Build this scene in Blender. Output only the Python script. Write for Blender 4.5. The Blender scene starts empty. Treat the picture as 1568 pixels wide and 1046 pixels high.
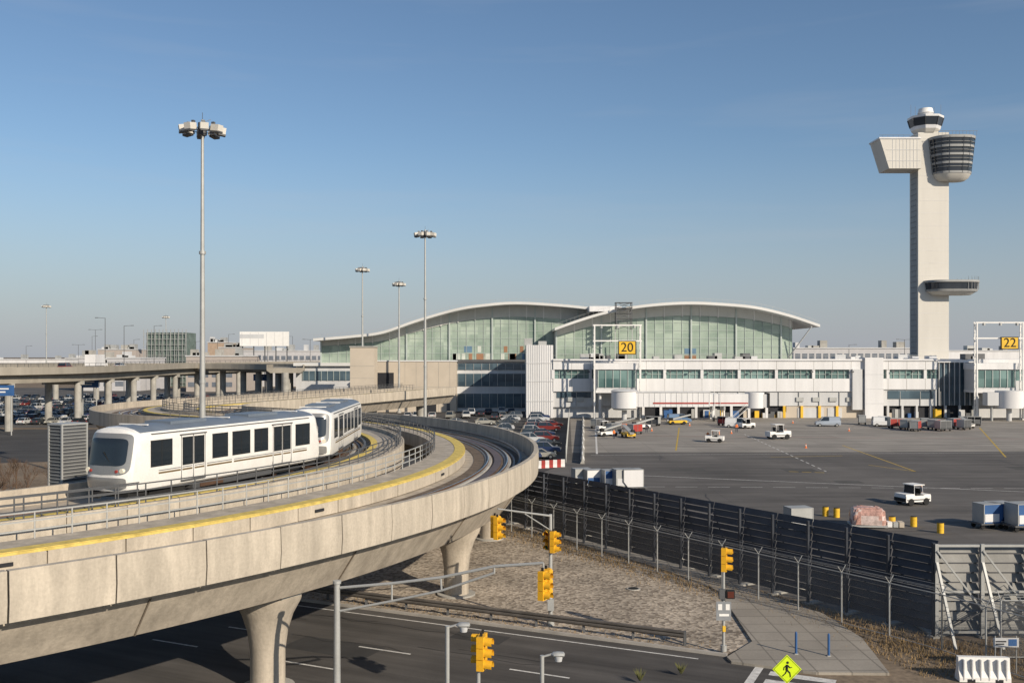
import bpy, math, random
from mathutils import Vector, Matrix
random.seed(7)
R=math.radians
scene=bpy.context.scene
H=15.0; F=1500.0
# placement helpers: image pixel column / row -> world metres
def X(u,d): return (u-784)/F*d
def Z(v,d): return H-(v-545)/F*d
def gp(u,v,z=0.0):
    d=(H-z)*F/(v-545.0); return (X(u,d),d)

# ---------------------------------------------------------------- materials
MC={}
def mat(name,col,rough=.8,metal=0.0,var=.15,scale=.6,bump=0.0,bscale=12.0,spec=.3,streak=False,fine=.06,emit=None):
    if name in MC: return MC[name]
    m=bpy.data.materials.new(name); m.use_nodes=True; nt=m.node_tree; N=nt.nodes; L=nt.links
    b=N['Principled BSDF']; b.inputs['Roughness'].default_value=rough; b.inputs['Metallic'].default_value=metal
    b.inputs['Specular IOR Level'].default_value=spec
    tc=N.new('ShaderNodeTexCoord'); mp=N.new('ShaderNodeMapping'); L.new(tc.outputs['Object'],mp.inputs[0])
    if streak: mp.inputs['Scale'].default_value=(1.6,1.6,.16)
    n1=N.new('ShaderNodeTexNoise'); n1.inputs['Scale'].default_value=scale; n1.inputs['Detail'].default_value=6; n1.inputs['Roughness'].default_value=.6
    L.new(mp.outputs[0],n1.inputs['Vector'])
    n2=N.new('ShaderNodeTexNoise'); n2.inputs['Scale'].default_value=bscale; n2.inputs['Detail'].default_value=3
    L.new(tc.outputs['Object'],n2.inputs['Vector'])
    r1=N.new('ShaderNodeMapRange'); r1.inputs[1].default_value=.3; r1.inputs[2].default_value=.7; r1.inputs[3].default_value=1-var; r1.inputs[4].default_value=1+var
    L.new(n1.outputs[0],r1.inputs[0])
    r2=N.new('ShaderNodeMapRange'); r2.inputs[1].default_value=.3; r2.inputs[2].default_value=.7; r2.inputs[3].default_value=1-fine; r2.inputs[4].default_value=1+fine
    L.new(n2.outputs[0],r2.inputs[0])
    mu=N.new('ShaderNodeMath'); mu.operation='MULTIPLY'; L.new(r1.outputs[0],mu.inputs[0]); L.new(r2.outputs[0],mu.inputs[1])
    vm=N.new('ShaderNodeVectorMath'); vm.operation='SCALE'; vm.inputs[0].default_value=col[:3]; L.new(mu.outputs[0],vm.inputs['Scale'])
    L.new(vm.outputs[0],b.inputs['Base Color'])
    if bump>0:
        bp=N.new('ShaderNodeBump'); bp.inputs['Strength'].default_value=bump; bp.inputs['Distance'].default_value=.05
        L.new(n2.outputs[0],bp.inputs['Height']); L.new(bp.outputs[0],b.inputs['Normal'])
    MC[name]=m; return m
def overlay(m,rot=0,sc=(.12,1,1),freq=.5,lo=1.12,hi=.72,joint=None,jw=7.5,patch=None):
    """multiply tyre / oil streaks (and slab joints) over a material's colour"""
    N=m.node_tree.nodes; L=m.node_tree.links; b=N['Principled BSDF']
    src=b.inputs['Base Color'].links[0].from_socket; tc=N.new('ShaderNodeTexCoord')
    if joint:
        br=N.new('ShaderNodeTexBrick'); br.offset=0; br.inputs['Scale'].default_value=1; br.inputs['Brick Width'].default_value=jw; br.inputs['Row Height'].default_value=jw
        br.inputs['Mortar Size'].default_value=.05; br.inputs['Mortar Smooth'].default_value=.3; br.inputs['Color1'].default_value=(1,1,1,1); br.inputs['Color2'].default_value=(.88,.88,.88,1); br.inputs['Mortar'].default_value=(joint,joint,joint,1)
        L.new(tc.outputs['Object'],br.inputs[0]); mx=N.new('ShaderNodeMix'); mx.data_type='RGBA'; mx.blend_type='MULTIPLY'; mx.inputs[0].default_value=1; L.new(src,mx.inputs[6]); L.new(br.outputs[0],mx.inputs[7]); src=mx.outputs[2]
    m0=N.new('ShaderNodeMapping'); m0.inputs['Rotation'].default_value=(0,0,rot); L.new(tc.outputs['Object'],m0.inputs[0])
    mp=N.new('ShaderNodeMapping'); mp.inputs['Scale'].default_value=sc; L.new(m0.outputs[0],mp.inputs[0])
    st=N.new('ShaderNodeTexNoise'); st.inputs['Scale'].default_value=freq; st.inputs['Detail'].default_value=8; st.inputs['Roughness'].default_value=.7; L.new(mp.outputs[0],st.inputs[0])
    rr=N.new('ShaderNodeMapRange'); rr.inputs[1].default_value=.35; rr.inputs[2].default_value=.7; rr.inputs[3].default_value=lo; rr.inputs[4].default_value=hi; L.new(st.outputs[0],rr.inputs[0])
    vs=N.new('ShaderNodeVectorMath'); vs.operation='SCALE'; L.new(src,vs.inputs[0]); L.new(rr.outputs[0],vs.inputs['Scale']); L.new(vs.outputs[0],b.inputs['Base Color']); return m

def pane_glass(name,colA,colB,px,pz,rough=.12,spec=.6):
    m=bpy.data.materials.new(name); m.use_nodes=True; nt=m.node_tree; N=nt.nodes; L=nt.links
    b=N['Principled BSDF']; b.inputs['Roughness'].default_value=rough; b.inputs['Specular IOR Level'].default_value=spec
    tc=N.new('ShaderNodeTexCoord'); sn=N.new('ShaderNodeVectorMath'); sn.operation='SNAP'; sn.inputs[1].default_value=(px,500,pz)
    L.new(tc.outputs['Object'],sn.inputs[0]); wn=N.new('ShaderNodeTexWhiteNoise'); L.new(sn.outputs[0],wn.inputs[0])
    nz=N.new('ShaderNodeTexNoise'); nz.inputs['Scale'].default_value=.12; nz.inputs['Detail'].default_value=5; L.new(tc.outputs['Object'],nz.inputs[0])
    mx=N.new('ShaderNodeMath'); mx.operation='MULTIPLY_ADD'; mx.inputs[1].default_value=.45; L.new(wn.outputs[0],mx.inputs[0])
    r=N.new('ShaderNodeMapRange'); r.inputs[1].default_value=.35; r.inputs[2].default_value=.65; r.inputs[3].default_value=0; r.inputs[4].default_value=.55; L.new(nz.outputs[0],r.inputs[0])
    L.new(r.outputs[0],mx.inputs[2])
    mc=N.new('ShaderNodeMix'); mc.data_type='RGBA'; L.new(mx.outputs[0],mc.inputs[0]); mc.inputs[6].default_value=(*colA,1); mc.inputs[7].default_value=(*colB,1)
    L.new(mc.outputs[2],b.inputs['Base Color']); return m

def mesh_screen(name,col,opacity):
    m=bpy.data.materials.new(name); m.use_nodes=True; nt=m.node_tree; N=nt.nodes; L=nt.links
    b=N['Principled BSDF']; b.inputs['Base Color'].default_value=(*col,1); b.inputs['Roughness'].default_value=.6
    t=N.new('ShaderNodeBsdfTransparent'); mx=N.new('ShaderNodeMixShader'); mx.inputs[0].default_value=opacity
    L.new(t.outputs[0],mx.inputs[1]); L.new(b.outputs[0],mx.inputs[2]); L.new(mx.outputs[0],N['Material Output'].inputs[0]); return m

CONC=overlay(mat('concrete_panel',(.49,.43,.345),.88,var=.14,scale=.7,bump=.25,bscale=9,streak=True,fine=.07),sc=(1.3,1.3,.25),freq=1.1,lo=1.08,hi=.76)
CONC2=overlay(mat('concrete_girder',(.46,.40,.32),.88,var=.16,scale=.5,bump=.25,bscale=7,streak=True,fine=.07),sc=(1.5,1.5,.2),freq=.9,lo=1.08,hi=.70)
CONCG=mat('concrete_grey',(.36,.345,.31),.9,var=.2,scale=.5,bump=.2)
TRACKF=mat('track_bed',(.15,.115,.085),.95,var=.35,scale=1.2,bump=.4,bscale=20)
RAILM=mat('rail_steel',(.20,.12,.08),.45,.6,var=.2)
RAILT=mat('rail_top',(.6,.58,.55),.25,.9,var=.1)
YEL=mat('safety_yellow',(.62,.47,.13),.85,var=.25,scale=2.0)
GALV=mat('galvanised_steel',(.42,.42,.40),.5,.3,var=.12)
GALVD=mat('dark_galvanised',(.12,.122,.125),.55,.4,var=.15)
WHITE=mat('white_paint',(.78,.76,.72),.55,var=.05)
WPAN=mat('white_panel',(.68,.67,.66),.5,var=.10,scale=.25,streak=True)
OFFW=mat('offwhite_wall',(.54,.54,.535),.6,var=.12,scale=.2,streak=True)
BEIGE=mat('beige_wall',(.52,.45,.36),.85,var=.08,scale=.2)
DARK=mat('dark_opening',(.025,.026,.03),.6,var=.2)
BLACK=mat('black_rubber',(.02,.02,.02),.8,var=.2)
GLASSD=mat('dark_glass',(.018,.024,.03),.06,var=.1,spec=.7)
GLASSW=pane_glass('hall_glass',(.18,.245,.20),(.42,.49,.41),2.4,2.1,.14,.5)
GLASSC=pane_glass('concourse_glass',(.04,.09,.09),(.22,.33,.31),1.8,2.4,.1,.6)
GLASSK=pane_glass('tinted_glass',(.03,.05,.07),(.10,.15,.18),2.6,2.0,.1,.6)
TRED=mat('red_paint',(.36,.05,.04),.6,var=.2)
TBLUE=mat('blue_paint',(.04,.11,.27),.55,var=.15)
TYEL=mat('yellow_paint',(.75,.46,.04),.5,var=.12)
SIGY=mat('signal_yellow',(.78,.41,.025),.5,var=.10)
ORNG=mat('orange_paint',(.80,.2,.04),.6,var=.1)
TSHAFT=mat('tower_concrete',(.61,.58,.52),.8,var=.06,scale=.15,streak=True)

# ---------------------------------------------------------------- mesh builder
class MB:
    def __init__(s): s.v=[];s.f=[];s.m=[];s.mats=[];s.M=Matrix.Identity(4)
    def mi(s,m):
        if m not in s.mats: s.mats.append(m)
        return s.mats.index(m)
    def add(s,vs,fs,m):
        o=len(s.v); s.v+=[tuple(s.M@Vector(p)) for p in vs]; k=s.mi(m)
        for f in fs: s.f.append([i+o for i in f]); s.m.append(k)
    def box(s,x0,x1,y0,y1,z0,z1,m):
        s.add([(x0,y0,z0),(x1,y0,z0),(x1,y1,z0),(x0,y1,z0),(x0,y0,z1),(x1,y0,z1),(x1,y1,z1),(x0,y1,z1)],
              [(0,3,2,1),(4,5,6,7),(0,1,5,4),(1,2,6,5),(2,3,7,6),(3,0,4,7)],m)
    def cbox(s,c,sz,m,rz=0,rx=0,ry=0):
        o=s.M; s.M=o@Matrix.Translation(c)@Matrix.Rotation(rz,4,'Z')@Matrix.Rotation(ry,4,'Y')@Matrix.Rotation(rx,4,'X')
        a,b,c2=[q/2 for q in sz]; s.box(-a,a,-b,b,-c2,c2,m); s.M=o
    def tube(s,p0,p1,r,m,seg=8,r1=None,cap=True):
        p0=Vector(p0);p1=Vector(p1); r1=r if r1 is None else r1
        d=(p1-p0)
        if d.length<1e-6: return
        q=d.to_track_quat('Z','Y'); vs=[]
        for P,rr in((p0,r),(p1,r1)):
            for i in range(seg):
                a=2*math.pi*(i+.5)/seg; vs.append(tuple(P+q@Vector((rr*math.cos(a),rr*math.sin(a),0))))
        fs=[(i,(i+1)%seg,seg+(i+1)%seg,seg+i) for i in range(seg)]
        if cap: fs+=[tuple(range(seg-1,-1,-1)),tuple(range(seg,2*seg))]
        s.add(vs,fs,m)
    def beam(s,p0,p1,w,m): s.tube(p0,p1,w*.7,m,seg=4)
    def loft(s,rings,m,cap0=True,cap1=True,mf=None):
        n=len(rings[0]); vs=[p for r in rings for p in r]
        o=len(s.v); s.v+=[tuple(s.M@Vector(p)) for p in vs]
        for k in range(len(rings)-1):
            for i in range(n):
                j=(i+1)%n; s.f.append([o+k*n+i,o+k*n+j,o+(k+1)*n+j,o+(k+1)*n+i]); s.m.append(s.mi(mf(k,i) if mf else m))
        if cap0: s.f.append([o+i for i in range(n-1,-1,-1)]); s.m.append(s.mi(m))
        if cap1: s.f.append([o+(len(rings)-1)*n+i for i in range(n)]); s.m.append(s.mi(m))
    def prism(s,poly,z0,z1,m,poly2=None):
        p2=poly2 or poly
        s.loft([[(x,y,z0) for x,y in poly],[(x,y,z1) for x,y in p2]],m)
    def mesh(s,name,smooth=None):
        me=bpy.data.meshes.new(name); me.from_pydata(s.v,[],s.f)
        for m in s.mats: me.materials.append(m)
        me.polygons.foreach_set('material_index',s.m)
        if smooth:
            me.polygons.foreach_set('use_smooth',[True]*len(me.polygons)); me.update()
            try: me.set_sharp_from_angle(angle=R(smooth))
            except Exception: pass
        me.update(); return me
    def obj(s,name,loc=(0,0,0),rz=0,smooth=None,parent=None):
        return place(s.mesh(name,smooth),name,loc,rz,parent)
def place(me,name,loc=(0,0,0),rz=0,parent=None,sc=1):
    o=bpy.data.objects.new(name,me); o.location=loc; o.rotation_euler=(0,0,rz); o.scale=(sc,sc,sc)
    scene.collection.objects.link(o)
    if parent: o.parent=parent
    return o
def empty(name,loc=(0,0,0)):
    o=bpy.data.objects.new(name,None); o.location=loc; scene.collection.objects.link(o); return o
def sheet(name,pts,z,m):
    b=MB(); b.add([(x,y,z) for x,y in pts],[tuple(range(len(pts)))],m)
    o=b.obj(name); 
    if o.data.polygons[0].normal.z<0: o.data.flip_normals()
    return o
def text_obj(s,size,loc,m,parent=None,name='lettering',rx=90,rz=0,ext=.01):
    c=bpy.data.curves.new('t','FONT'); c.body=s; c.size=size; c.align_x='CENTER'; c.align_y='CENTER'; c.extrude=ext
    o=bpy.data.objects.new('t',c); scene.collection.objects.link(o)
    dg=bpy.context.evaluated_depsgraph_get(); me=bpy.data.meshes.new_from_object(o.evaluated_get(dg))
    bpy.data.objects.remove(o); me.materials.clear(); me.materials.append(m)
    q=bpy.data.objects.new(name,me); q.location=loc; q.rotation_euler=(R(rx),0,R(rz)); scene.collection.objects.link(q)
    if parent: q.parent=parent
    return q
def line_strip(b,p0,p1,w,z,m,dash=None):
    p0=Vector(p0);p1=Vector(p1); d=(p1-p0); L=d.length; d/=L; n=Vector((-d.y,d.x))*w/2
    s=0
    while s<L:
        e=min(L,s+(dash[0] if dash else L)); a=p0+d*s;c=p0+d*e
        b.add([(a.x-n.x,a.y-n.y,z),(c.x-n.x,c.y-n.y,z),(c.x+n.x,c.y+n.y,z),(a.x+n.x,a.y+n.y,z)],[(0,1,2,3)],m)
        s=e+(dash[1] if dash else 1)

# ---------------------------------------------------------------- camera, world, sun
cam=bpy.data.cameras.new('camera'); co=bpy.data.objects.new('camera',cam); scene.collection.objects.link(co)
co.location=(0,0,H); co.rotation_euler=(R(90),0,0); cam.lens=36*F/1568; cam.sensor_width=36; cam.shift_y=22/1568; cam.clip_end=12000; cam.clip_start=.5
scene.camera=co
scene.view_settings.view_transform='Standard'; scene.view_settings.look='None'; scene.view_settings.exposure=0
EL=26.0; AZ=Vector((.67,-.745)).normalized()
w=bpy.data.worlds.new('World'); scene.world=w; w.use_nodes=True; nt=w.node_tree; N=nt.nodes; L=nt.links
bg=N['Background']; bg.inputs['Strength'].default_value=.1
sky=N.new('ShaderNodeTexSky'); sky.sky_type='NISHITA'; sky.sun_disc=False; sky.sun_elevation=R(EL); sky.sun_rotation=math.atan2(AZ.x,AZ.y)
sky.air_density=1.0; sky.dust_density=.5; sky.ozone_density=1.3
tc=N.new('ShaderNodeTexCoord'); sp=N.new('ShaderNodeSeparateXYZ'); L.new(tc.outputs['Generated'],sp.inputs[0])
mr=N.new('ShaderNodeMapRange'); mr.interpolation_type='SMOOTHSTEP'; mr.inputs[1].default_value=-.04; mr.inputs[2].default_value=.22; mr.inputs[3].default_value=.92; mr.inputs[4].default_value=0
L.new(sp.outputs[2],mr.inputs[0])
mx=N.new('ShaderNodeMix'); mx.data_type='RGBA'; L.new(mr.outputs[0],mx.inputs[0])
ti=N.new('ShaderNodeMix'); ti.data_type='RGBA'; ti.blend_type='MULTIPLY'; ti.inputs[0].default_value=1; L.new(sky.outputs[0],ti.inputs[6]); ti.inputs[7].default_value=(.80,.90,1.0,1)
L.new(ti.outputs[2],mx.inputs[6]); mx.inputs[7].default_value=(3.7,3.9,4.5,1)
mp=N.new('ShaderNodeMapping'); mp.inputs['Scale'].default_value=(2.2,1,22); L.new(tc.outputs['Generated'],mp.inputs[0])
nz=N.new('ShaderNodeTexNoise'); nz.inputs['Scale'].default_value=1.5; nz.inputs['Detail'].default_value=5; L.new(mp.outputs[0],nz.inputs[0])
cr=N.new('ShaderNodeMapRange'); cr.inputs[1].default_value=.55; cr.inputs[2].default_value=.85; cr.inputs[3].default_value=0; cr.inputs[4].default_value=.16; L.new(nz.outputs[0],cr.inputs[0])
m2=N.new('ShaderNodeMix'); m2.data_type='RGBA'; L.new(cr.outputs[0],m2.inputs[0]); L.new(mx.outputs[2],m2.inputs[6]); m2.inputs[7].default_value=(5,5.2,5.6,1)
L.new(m2.outputs[2],bg.inputs[0])
sl=bpy.data.lights.new('sun','SUN'); sl.energy=4.9; sl.angle=R(.5); sl.color=(1,.885,.73)
so=bpy.data.objects.new('sun',sl); scene.collection.objects.link(so)
S=Vector((AZ.x*math.cos(R(EL)),AZ.y*math.cos(R(EL)),math.sin(R(EL))))
so.rotation_euler=(-S).to_track_quat('-Z','Y').to_euler(); so.location=(40,-40,80)

# ---------------------------------------------------------------- ground
GRND=mat('dry_ground',(.19,.145,.10),.95,var=.35,scale=.12,bump=.4,bscale=3,fine=.25)
sheet('ground',[(-6000,-300),(6000,-300),(6000,9000),(-6000,9000)],0,GRND)
KD=Vector((.905,-.425)).normalized(); KN=Vector((-KD.y,KD.x)); K0=Vector((-10.3,58.7))
KANG=-math.atan2(KD.y,KD.x)
ASPH=overlay(mat('asphalt',(.07,.066,.062),.9,var=.22,scale=.15,bump=.2,bscale=25,fine=.12))
ASPHR=overlay(mat('road_asphalt',(.085,.078,.071),.9,var=.18,scale=.25,bump=.2,bscale=25,fine=.14),rot=KANG,sc=(.06,1,1),freq=.7,lo=1.25,hi=.6)
APA=overlay(mat('apron_asphalt',(.132,.120,.107),.85,var=.22,scale=.06,bump=.05,bscale=14,fine=.08),joint=.8,lo=1.2,hi=.66)
APC=overlay(mat('apron_concrete',(.32,.29,.25),.85,var=.18,scale=.06,bump=.05,bscale=14,fine=.08),joint=.7,lo=1.15,hi=.62)
FA=Vector((-3.5,91.8)); FB=Vector((22.4,52.2))
sheet('apron',[(-3,91.8),(22.6,52.6),(300,52.6),(700,500),(14,500),(14,236),(7,134.5),(-3,110)],.004,APA)
sheet('apron_concrete_strip',[(9.3,152),(330,160),(420,260),(14,260),(14,236)],.008,APC)
sheet('parking_lot',[(-42,112),(-6,104),(-2,110),(7,134.5),(14,236),(14,262),(-60,262),(-34,170)],.006,ASPH)
sheet('far_parking_lot',[(-400,205),(-60,205),(-56,275),(-60,460),(-500,460)],.005,mat('lot_asphalt',(.10,.093,.085),.9,var=.25,scale=.05))
def kp(s,o=0): p=K0+KD*s-KN*o; return (p.x,p.y)   # o>0 toward the camera
sheet('street',[kp(-75),kp(23.2),(14.5,45.0),(60,36),(60,-40),(-120,-40)],.004,ASPHR)
def gravel_mat():
    m=bpy.data.materials.new('gravel'); m.use_nodes=True; N=m.node_tree.nodes; L=m.node_tree.links; b=N['Principled BSDF']; b.inputs['Roughness'].default_value=.95
    tc=N.new('ShaderNodeTexCoord'); v=N.new('ShaderNodeTexVoronoi'); v.inputs['Scale'].default_value=5.0; L.new(tc.outputs['Object'],v.inputs[0])
    cr=N.new('ShaderNodeValToRGB'); sx=N.new('ShaderNodeSeparateXYZ'); L.new(v.outputs['Color'],sx.inputs[0]); L.new(sx.outputs[0],cr.inputs[0])
    cr.color_ramp.elements[0].color=(.17,.135,.10,1); cr.color_ramp.elements[1].color=(.46,.39,.305,1); cr.color_ramp.elements[1].position=.8
    n=N.new('ShaderNodeTexNoise'); n.inputs['Scale'].default_value=.25; n.inputs['Detail'].default_value=6; L.new(tc.outputs['Object'],n.inputs[0])
    r=N.new('ShaderNodeMapRange'); r.inputs[1].default_value=.3;r.inputs[2].default_value=.7;r.inputs[3].default_value=.75;r.inputs[4].default_value=1.2; L.new(n.outputs[0],r.inputs[0])
    vs=N.new('ShaderNodeVectorMath'); vs.operation='SCALE'; L.new(cr.outputs[0],vs.inputs[0]); L.new(r.outputs[0],vs.inputs['Scale']); L.new(vs.outputs[0],b.inputs['Base Color'])
    bp=N.new('ShaderNodeBump'); bp.inputs['Strength'].default_value=.6; bp.inputs['Distance'].default_value=.05; L.new(v.outputs['Distance'],bp.inputs['Height']); L.new(bp.outputs[0],b.inputs['Normal'])
    return m
GRAV=gravel_mat()
pathlow=[gp(*p) for p in [(765,790),(880,833),(1000,869),(1080,897),(1102,909),(1152,985),(1113,1009)]]
pathup=[gp(*p) for p in [(1362,1034),(1320,980),(1260,942),(1130,897),(1050,870),(900,823),(765,778)]]
sheet('gravel_bed',[kp(-40,-.2),kp(23.0,-.2)]+pathlow[::-1][1:]+[(-2,95),(-45,95)],.012,GRAV)
SIDW=overlay(mat('sidewalk_concrete',(.34,.305,.255),.9,var=.14,scale=.4,bump=.1),joint=.6,jw=1.6,sc=(1,1,1),freq=.8,lo=1.08,hi=.8)
b=MB(); pp=pathlow+[gp(1120,1016),gp(1250,1033)]+pathup
b.loft([[(x,y,-.02) for x,y in pp],[(x,y,.13) for x,y in pp]],SIDW); b.obj('sidewalk')
b=MB()
a=kp(-60,0);c=kp(23.2,0)
n=KN*.18
b.prism([a,c,(c[0]+n.x,c[1]+n.y),(a[0]+n.x,a[1]+n.y)],0,.15,mat('kerb_concrete',(.38,.35,.31),.9,var=.2)); b.obj('kerb')
b=MB(); LM=mat('road_marking_white',(.60,.58,.54),.8,var=.3,scale=3)
line_strip(b,kp(-50,.9),kp(22,.9),.13,.009,LM)
line_strip(b,kp(-46,6.3),kp(24,6.3),.14,.009,LM,(3.1,5.5))
line_strip(b,kp(-48,9.9),kp(24,9.9),.14,.009,LM,(3.1,5.5))
for i in range(7):
    o=1.6+i*1.25; p=kp(25.6,o); q=kp(28.6,o); line_strip(b,p,q,.6,.009,LM)
line_strip(b,kp(25.0,.3),kp(25.0,14),.4,.009,LM)
b.obj('road_markings')
b=MB(); TAR=mat('tar_seal',(.022,.022,.022),.6,var=.1); PT=mat('asphalt_patch',(.05,.048,.046),.9,var=.2)
for i in range(9):
    s=random.uniform(-35,18); o=random.uniform(1.5,12); p=Vector(kp(s,o))
    for k in range(random.randint(4,9)):
        q=Vector(kp(s+1.2,o+random.uniform(-.35,.35))); line_strip(b,p,q,.05,.0115,TAR); p=q; s+=1.2
for s,o,l,w_ in((-14,3,4,1.6),(2,7,5,2.2),(9,2.2,3,1.5),(-26,6,6,2.4)):
    line_strip(b,kp(s,o),kp(s+l,o),w_,.0065,PT)
# crack sealing and patches out on the apron
for i in range(22):
    x=random.uniform(16,95); y=random.uniform(80,150); p=Vector((x,y)); dx,dy=random.choice([(2.2,.15),(.3,2.0)])
    for k in range(random.randint(4,10)):
        q=p+Vector((dx+random.uniform(-.3,.3),dy+random.uniform(-.3,.3))); line_strip(b,p,q,.09,.0125,TAR); p=q
for i in range(8):
    x=random.uniform(16,90); y=random.uniform(75,148); line_strip(b,(x,y),(x+random.uniform(3,9),y),random.uniform(2,5),.0075,mat('apron_patch',(.085,.08,.072),.9,var=.2))
b.obj('pavement_repairs')
b=MB(); YM=mat('marking_yellow',(.5,.34,.06),.8,var=.3,scale=2); RM=mat('marking_red',(.36,.09,.07),.8,var=.3,scale=2)
def gl(u0,v0,u1,v1,w_,m,dash=None): line_strip(b,gp(u0,v0),gp(u1,v1),w_,.016,m,dash)
gl(975,728,1568,753,.22,LM); gl(935,745,1568,748,.15,LM,(2.5,1.2)); gl(1290,682,1402,722,.22,YM); gl(1402,722,1330,712,.2,YM); gl(1140,665,1265,722,.2,LM,(1.8,1.5)); gl(905,697,1568,693,.2,LM); gl(1000,668,1568,672,.2,RM)
gl(1208,722,1268,724,.3,YM,(1.2,.4)); gl(1180,700,1290,698,.2,YM); gl(912,655,914,695,.3,LM); gl(1500,655,1540,700,.25,YM); gl(1040,655,1035,690,.25,YM)
b.obj('apron_markings')
# ---------------------------------------------------------------- guideway
C=Vector((-60,76)); R0=52.0
ST=[]
ph=-85.0
while ph<62: 
    n=Vector((math.cos(R(ph)),math.sin(R(ph)))); ST.append((C+n*R0,n)); ph+=.8
n=Vector((math.cos(R(62)),math.sin(R(62)))); P=C+n*R0; C2=P+n*25; a=62.0
while a>-20:
    n=Vector((math.cos(R(a)),math.sin(R(a)))); ST.append((C2-n*25,n)); a-=2.0
n=Vector((math.cos(R(-20)),math.sin(R(-20)))); P=C2-n*25; hd=Vector((-n.y,n.x))
for i in range(1,76): ST.append((P+hd*i,n))
cum=[0]
for i in range(1,len(ST)): cum.append(cum[-1]+(ST[i][0]-ST[i-1][0]).length)
TOT=cum[-1]; CIR=(62+85)*math.pi/180*R0
import bisect
def fr(s,r,z):
    s=max(0,min(TOT-1e-4,s)); i=min(len(ST)-2,bisect.bisect_right(cum,s)-1); t=(s-cum[i])/(cum[i+1]-cum[i])
    p=ST[i][0].lerp(ST[i+1][0],t); n=ST[i][1].lerp(ST[i+1][1],t); n.normalize(); q=p+n*(r-R0); return (q.x,q.y,z)
def s_of_phi(ph): return (ph+85)*math.pi/180*R0
def sweep(b,prof,s0,s1,m,step=1.0,cap=True,seam=None):
    k=max(1,int(round((s1-s0)/step))); rings=[[fr(s0+(s1-s0)*i/k,r,z) for r,z in prof] for i in range(k+1)]
    b.loft(rings,m,cap,cap)
g=MB()
sweep(g,[(53.7,7.5),(56.2,7.5),(56.2,6.7),(61.55,6.7),(61.55,6.12),(61.3,6.12),(60.1,4.45),(55.8,4.45),(54.6,6.12),(53.7,6.3)],0,TOT,CONC2,1.0)
sweep(g,[(41.8,8.0),(42.1,8.0),(42.1,7.1),(48.6,7.1),(48.6,7.6),(50.95,7.6),(50.95,7.9),(51.2,7.9),(51.2,6.2),(50.4,6.1),(49.2,4.6),(43.6,4.6),(42.4,6.1),(41.8,6.3)],0,TOT,CONC2,1.0)
STAIN=mat('concrete_stain',(.20,.165,.125),.9,var=.25,scale=2)
s=0
k=0
while s<TOT-3:
    dz=random.uniform(-.015,.015); dr=random.uniform(-.014,.014)
    sweep(g,[(61.62+dr,6.72),(61.7+dr,8.0+dz),(62.02+dr,8.0+dz),(62.02+dr,7.86),(62.06+dr,7.0),(62.0+dr,6.3),(61.57,6.24)],s+.025,s+2.975,CONC,1.0)
    sweep(g,[(51.21,6.3),(51.21,7.93+dz),(51.33,7.93+dz),(51.33,6.3)],s+.02,s+2.98,CONC,1.0)
    sweep(g,[(56.21,6.75),(56.21,7.42),(56.3+dr*.5,7.42),(56.3+dr*.5,6.75)],s+.03,s+2.97,CONC,1.0)
    if k%5==2:
        p=fr(s+1.5,56.33,7.08); 
        t=Vector(fr(s+1.6,56.33,7.08))-Vector(p); g.cbox(p,(.7,.06,.14),DARK,rz=math.atan2(t.y,t.x))
    s+=3.0;k+=1
s=4.0
while s<TOT:
    sweep(g,[(61.305,6.1),(60.10,4.448),(60.16,4.44),(61.36,6.09)],s,s+.05,STAIN,1.0); s+=18.2/2
sweep(g,[(55.45,7.503),(56.31,7.503),(56.31,7.40),(56.215,7.40),(56.215,7.53),(55.45,7.53)],0,TOT,YEL)
sweep(g,[(48.58,7.603),(49.1,7.603),(49.1,7.625),(48.56,7.625),(48.56,7.5),(48.58,7.5)],0,TOT,YEL)
def track(r0,zf):
    sweep(g,[(r0-1.9,zf+.005),(r0-1.9,zf+.04),(r0+1.9,zf+.04),(r0+1.9,zf+.005)],0,TOT,TRACKF)
    for q in(-.75,.75):
        sweep(g,[(r0+q-.3,zf+.02),(r0+q-.22,zf+.12),(r0+q+.22,zf+.12),(r0+q+.3,zf+.02)],0,TOT,CONCG)
        sweep(g,[(r0+q-.06,zf+.1),(r0+q-.04,zf+.24),(r0+q+.04,zf+.24),(r0+q+.06,zf+.1)],0,TOT,RAILM)
        sweep(g,[(r0+q-.035,zf+.241),(r0+q-.035,zf+.25),(r0+q+.035,zf+.25),(r0+q+.035,zf+.241)],0,TOT,RAILT)
    sweep(g,[(r0-.28,zf+.05),(r0-.28,zf+.13),(r0+.28,zf+.13),(r0+.28,zf+.05)],0,TOT,RAILM)
    sweep(g,[(r0+1.65,zf+.35),(r0+1.65,zf+.5),(r0+1.85,zf+.5),(r0+1.85,zf+.35)],0,TOT,GALVD)
    sweep(g,[(r0+1.2,zf+.05),(r0+1.2,zf+.1),(r0+1.35,zf+.1),(r0+1.35,zf+.05)],0,TOT,RAILM)
track(58.9,6.7); track(46.3,7.1)
def railing(r,z,h,s0,s1,m,sp=1.5,nr=3):
    for i in range(nr): 
        zz=z+h*(i+1)/nr; sweep(g,[(r-.03,zz-.03),(r-.03,zz+.03),(r+.03,zz+.03),(r+.03,zz-.03)],s0,s1,m,1.0)
    s=s0
    while s<s1: g.tube(fr(s,r,z),fr(s,r,z+h),.035,m,6); s+=sp
railing(53.85,7.5,1.1,20,s_of_phi(-6),GALV); railing(53.85,7.5,1.1,s_of_phi(-6),TOT-5,GALVD)  # one galvanised rail; shade past the bend put in as a darker colour
railing(51.05,7.9,.95,s_of_phi(-44),TOT-5,GALVD)
railing(49.2,7.6,1.05,s_of_phi(-46),s_of_phi(-33),GALVD,1.3,3)
railing(41.95,8.0,.8,s_of_phi(-30),s_of_phi(62),GALVD,2.0,2)
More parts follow.
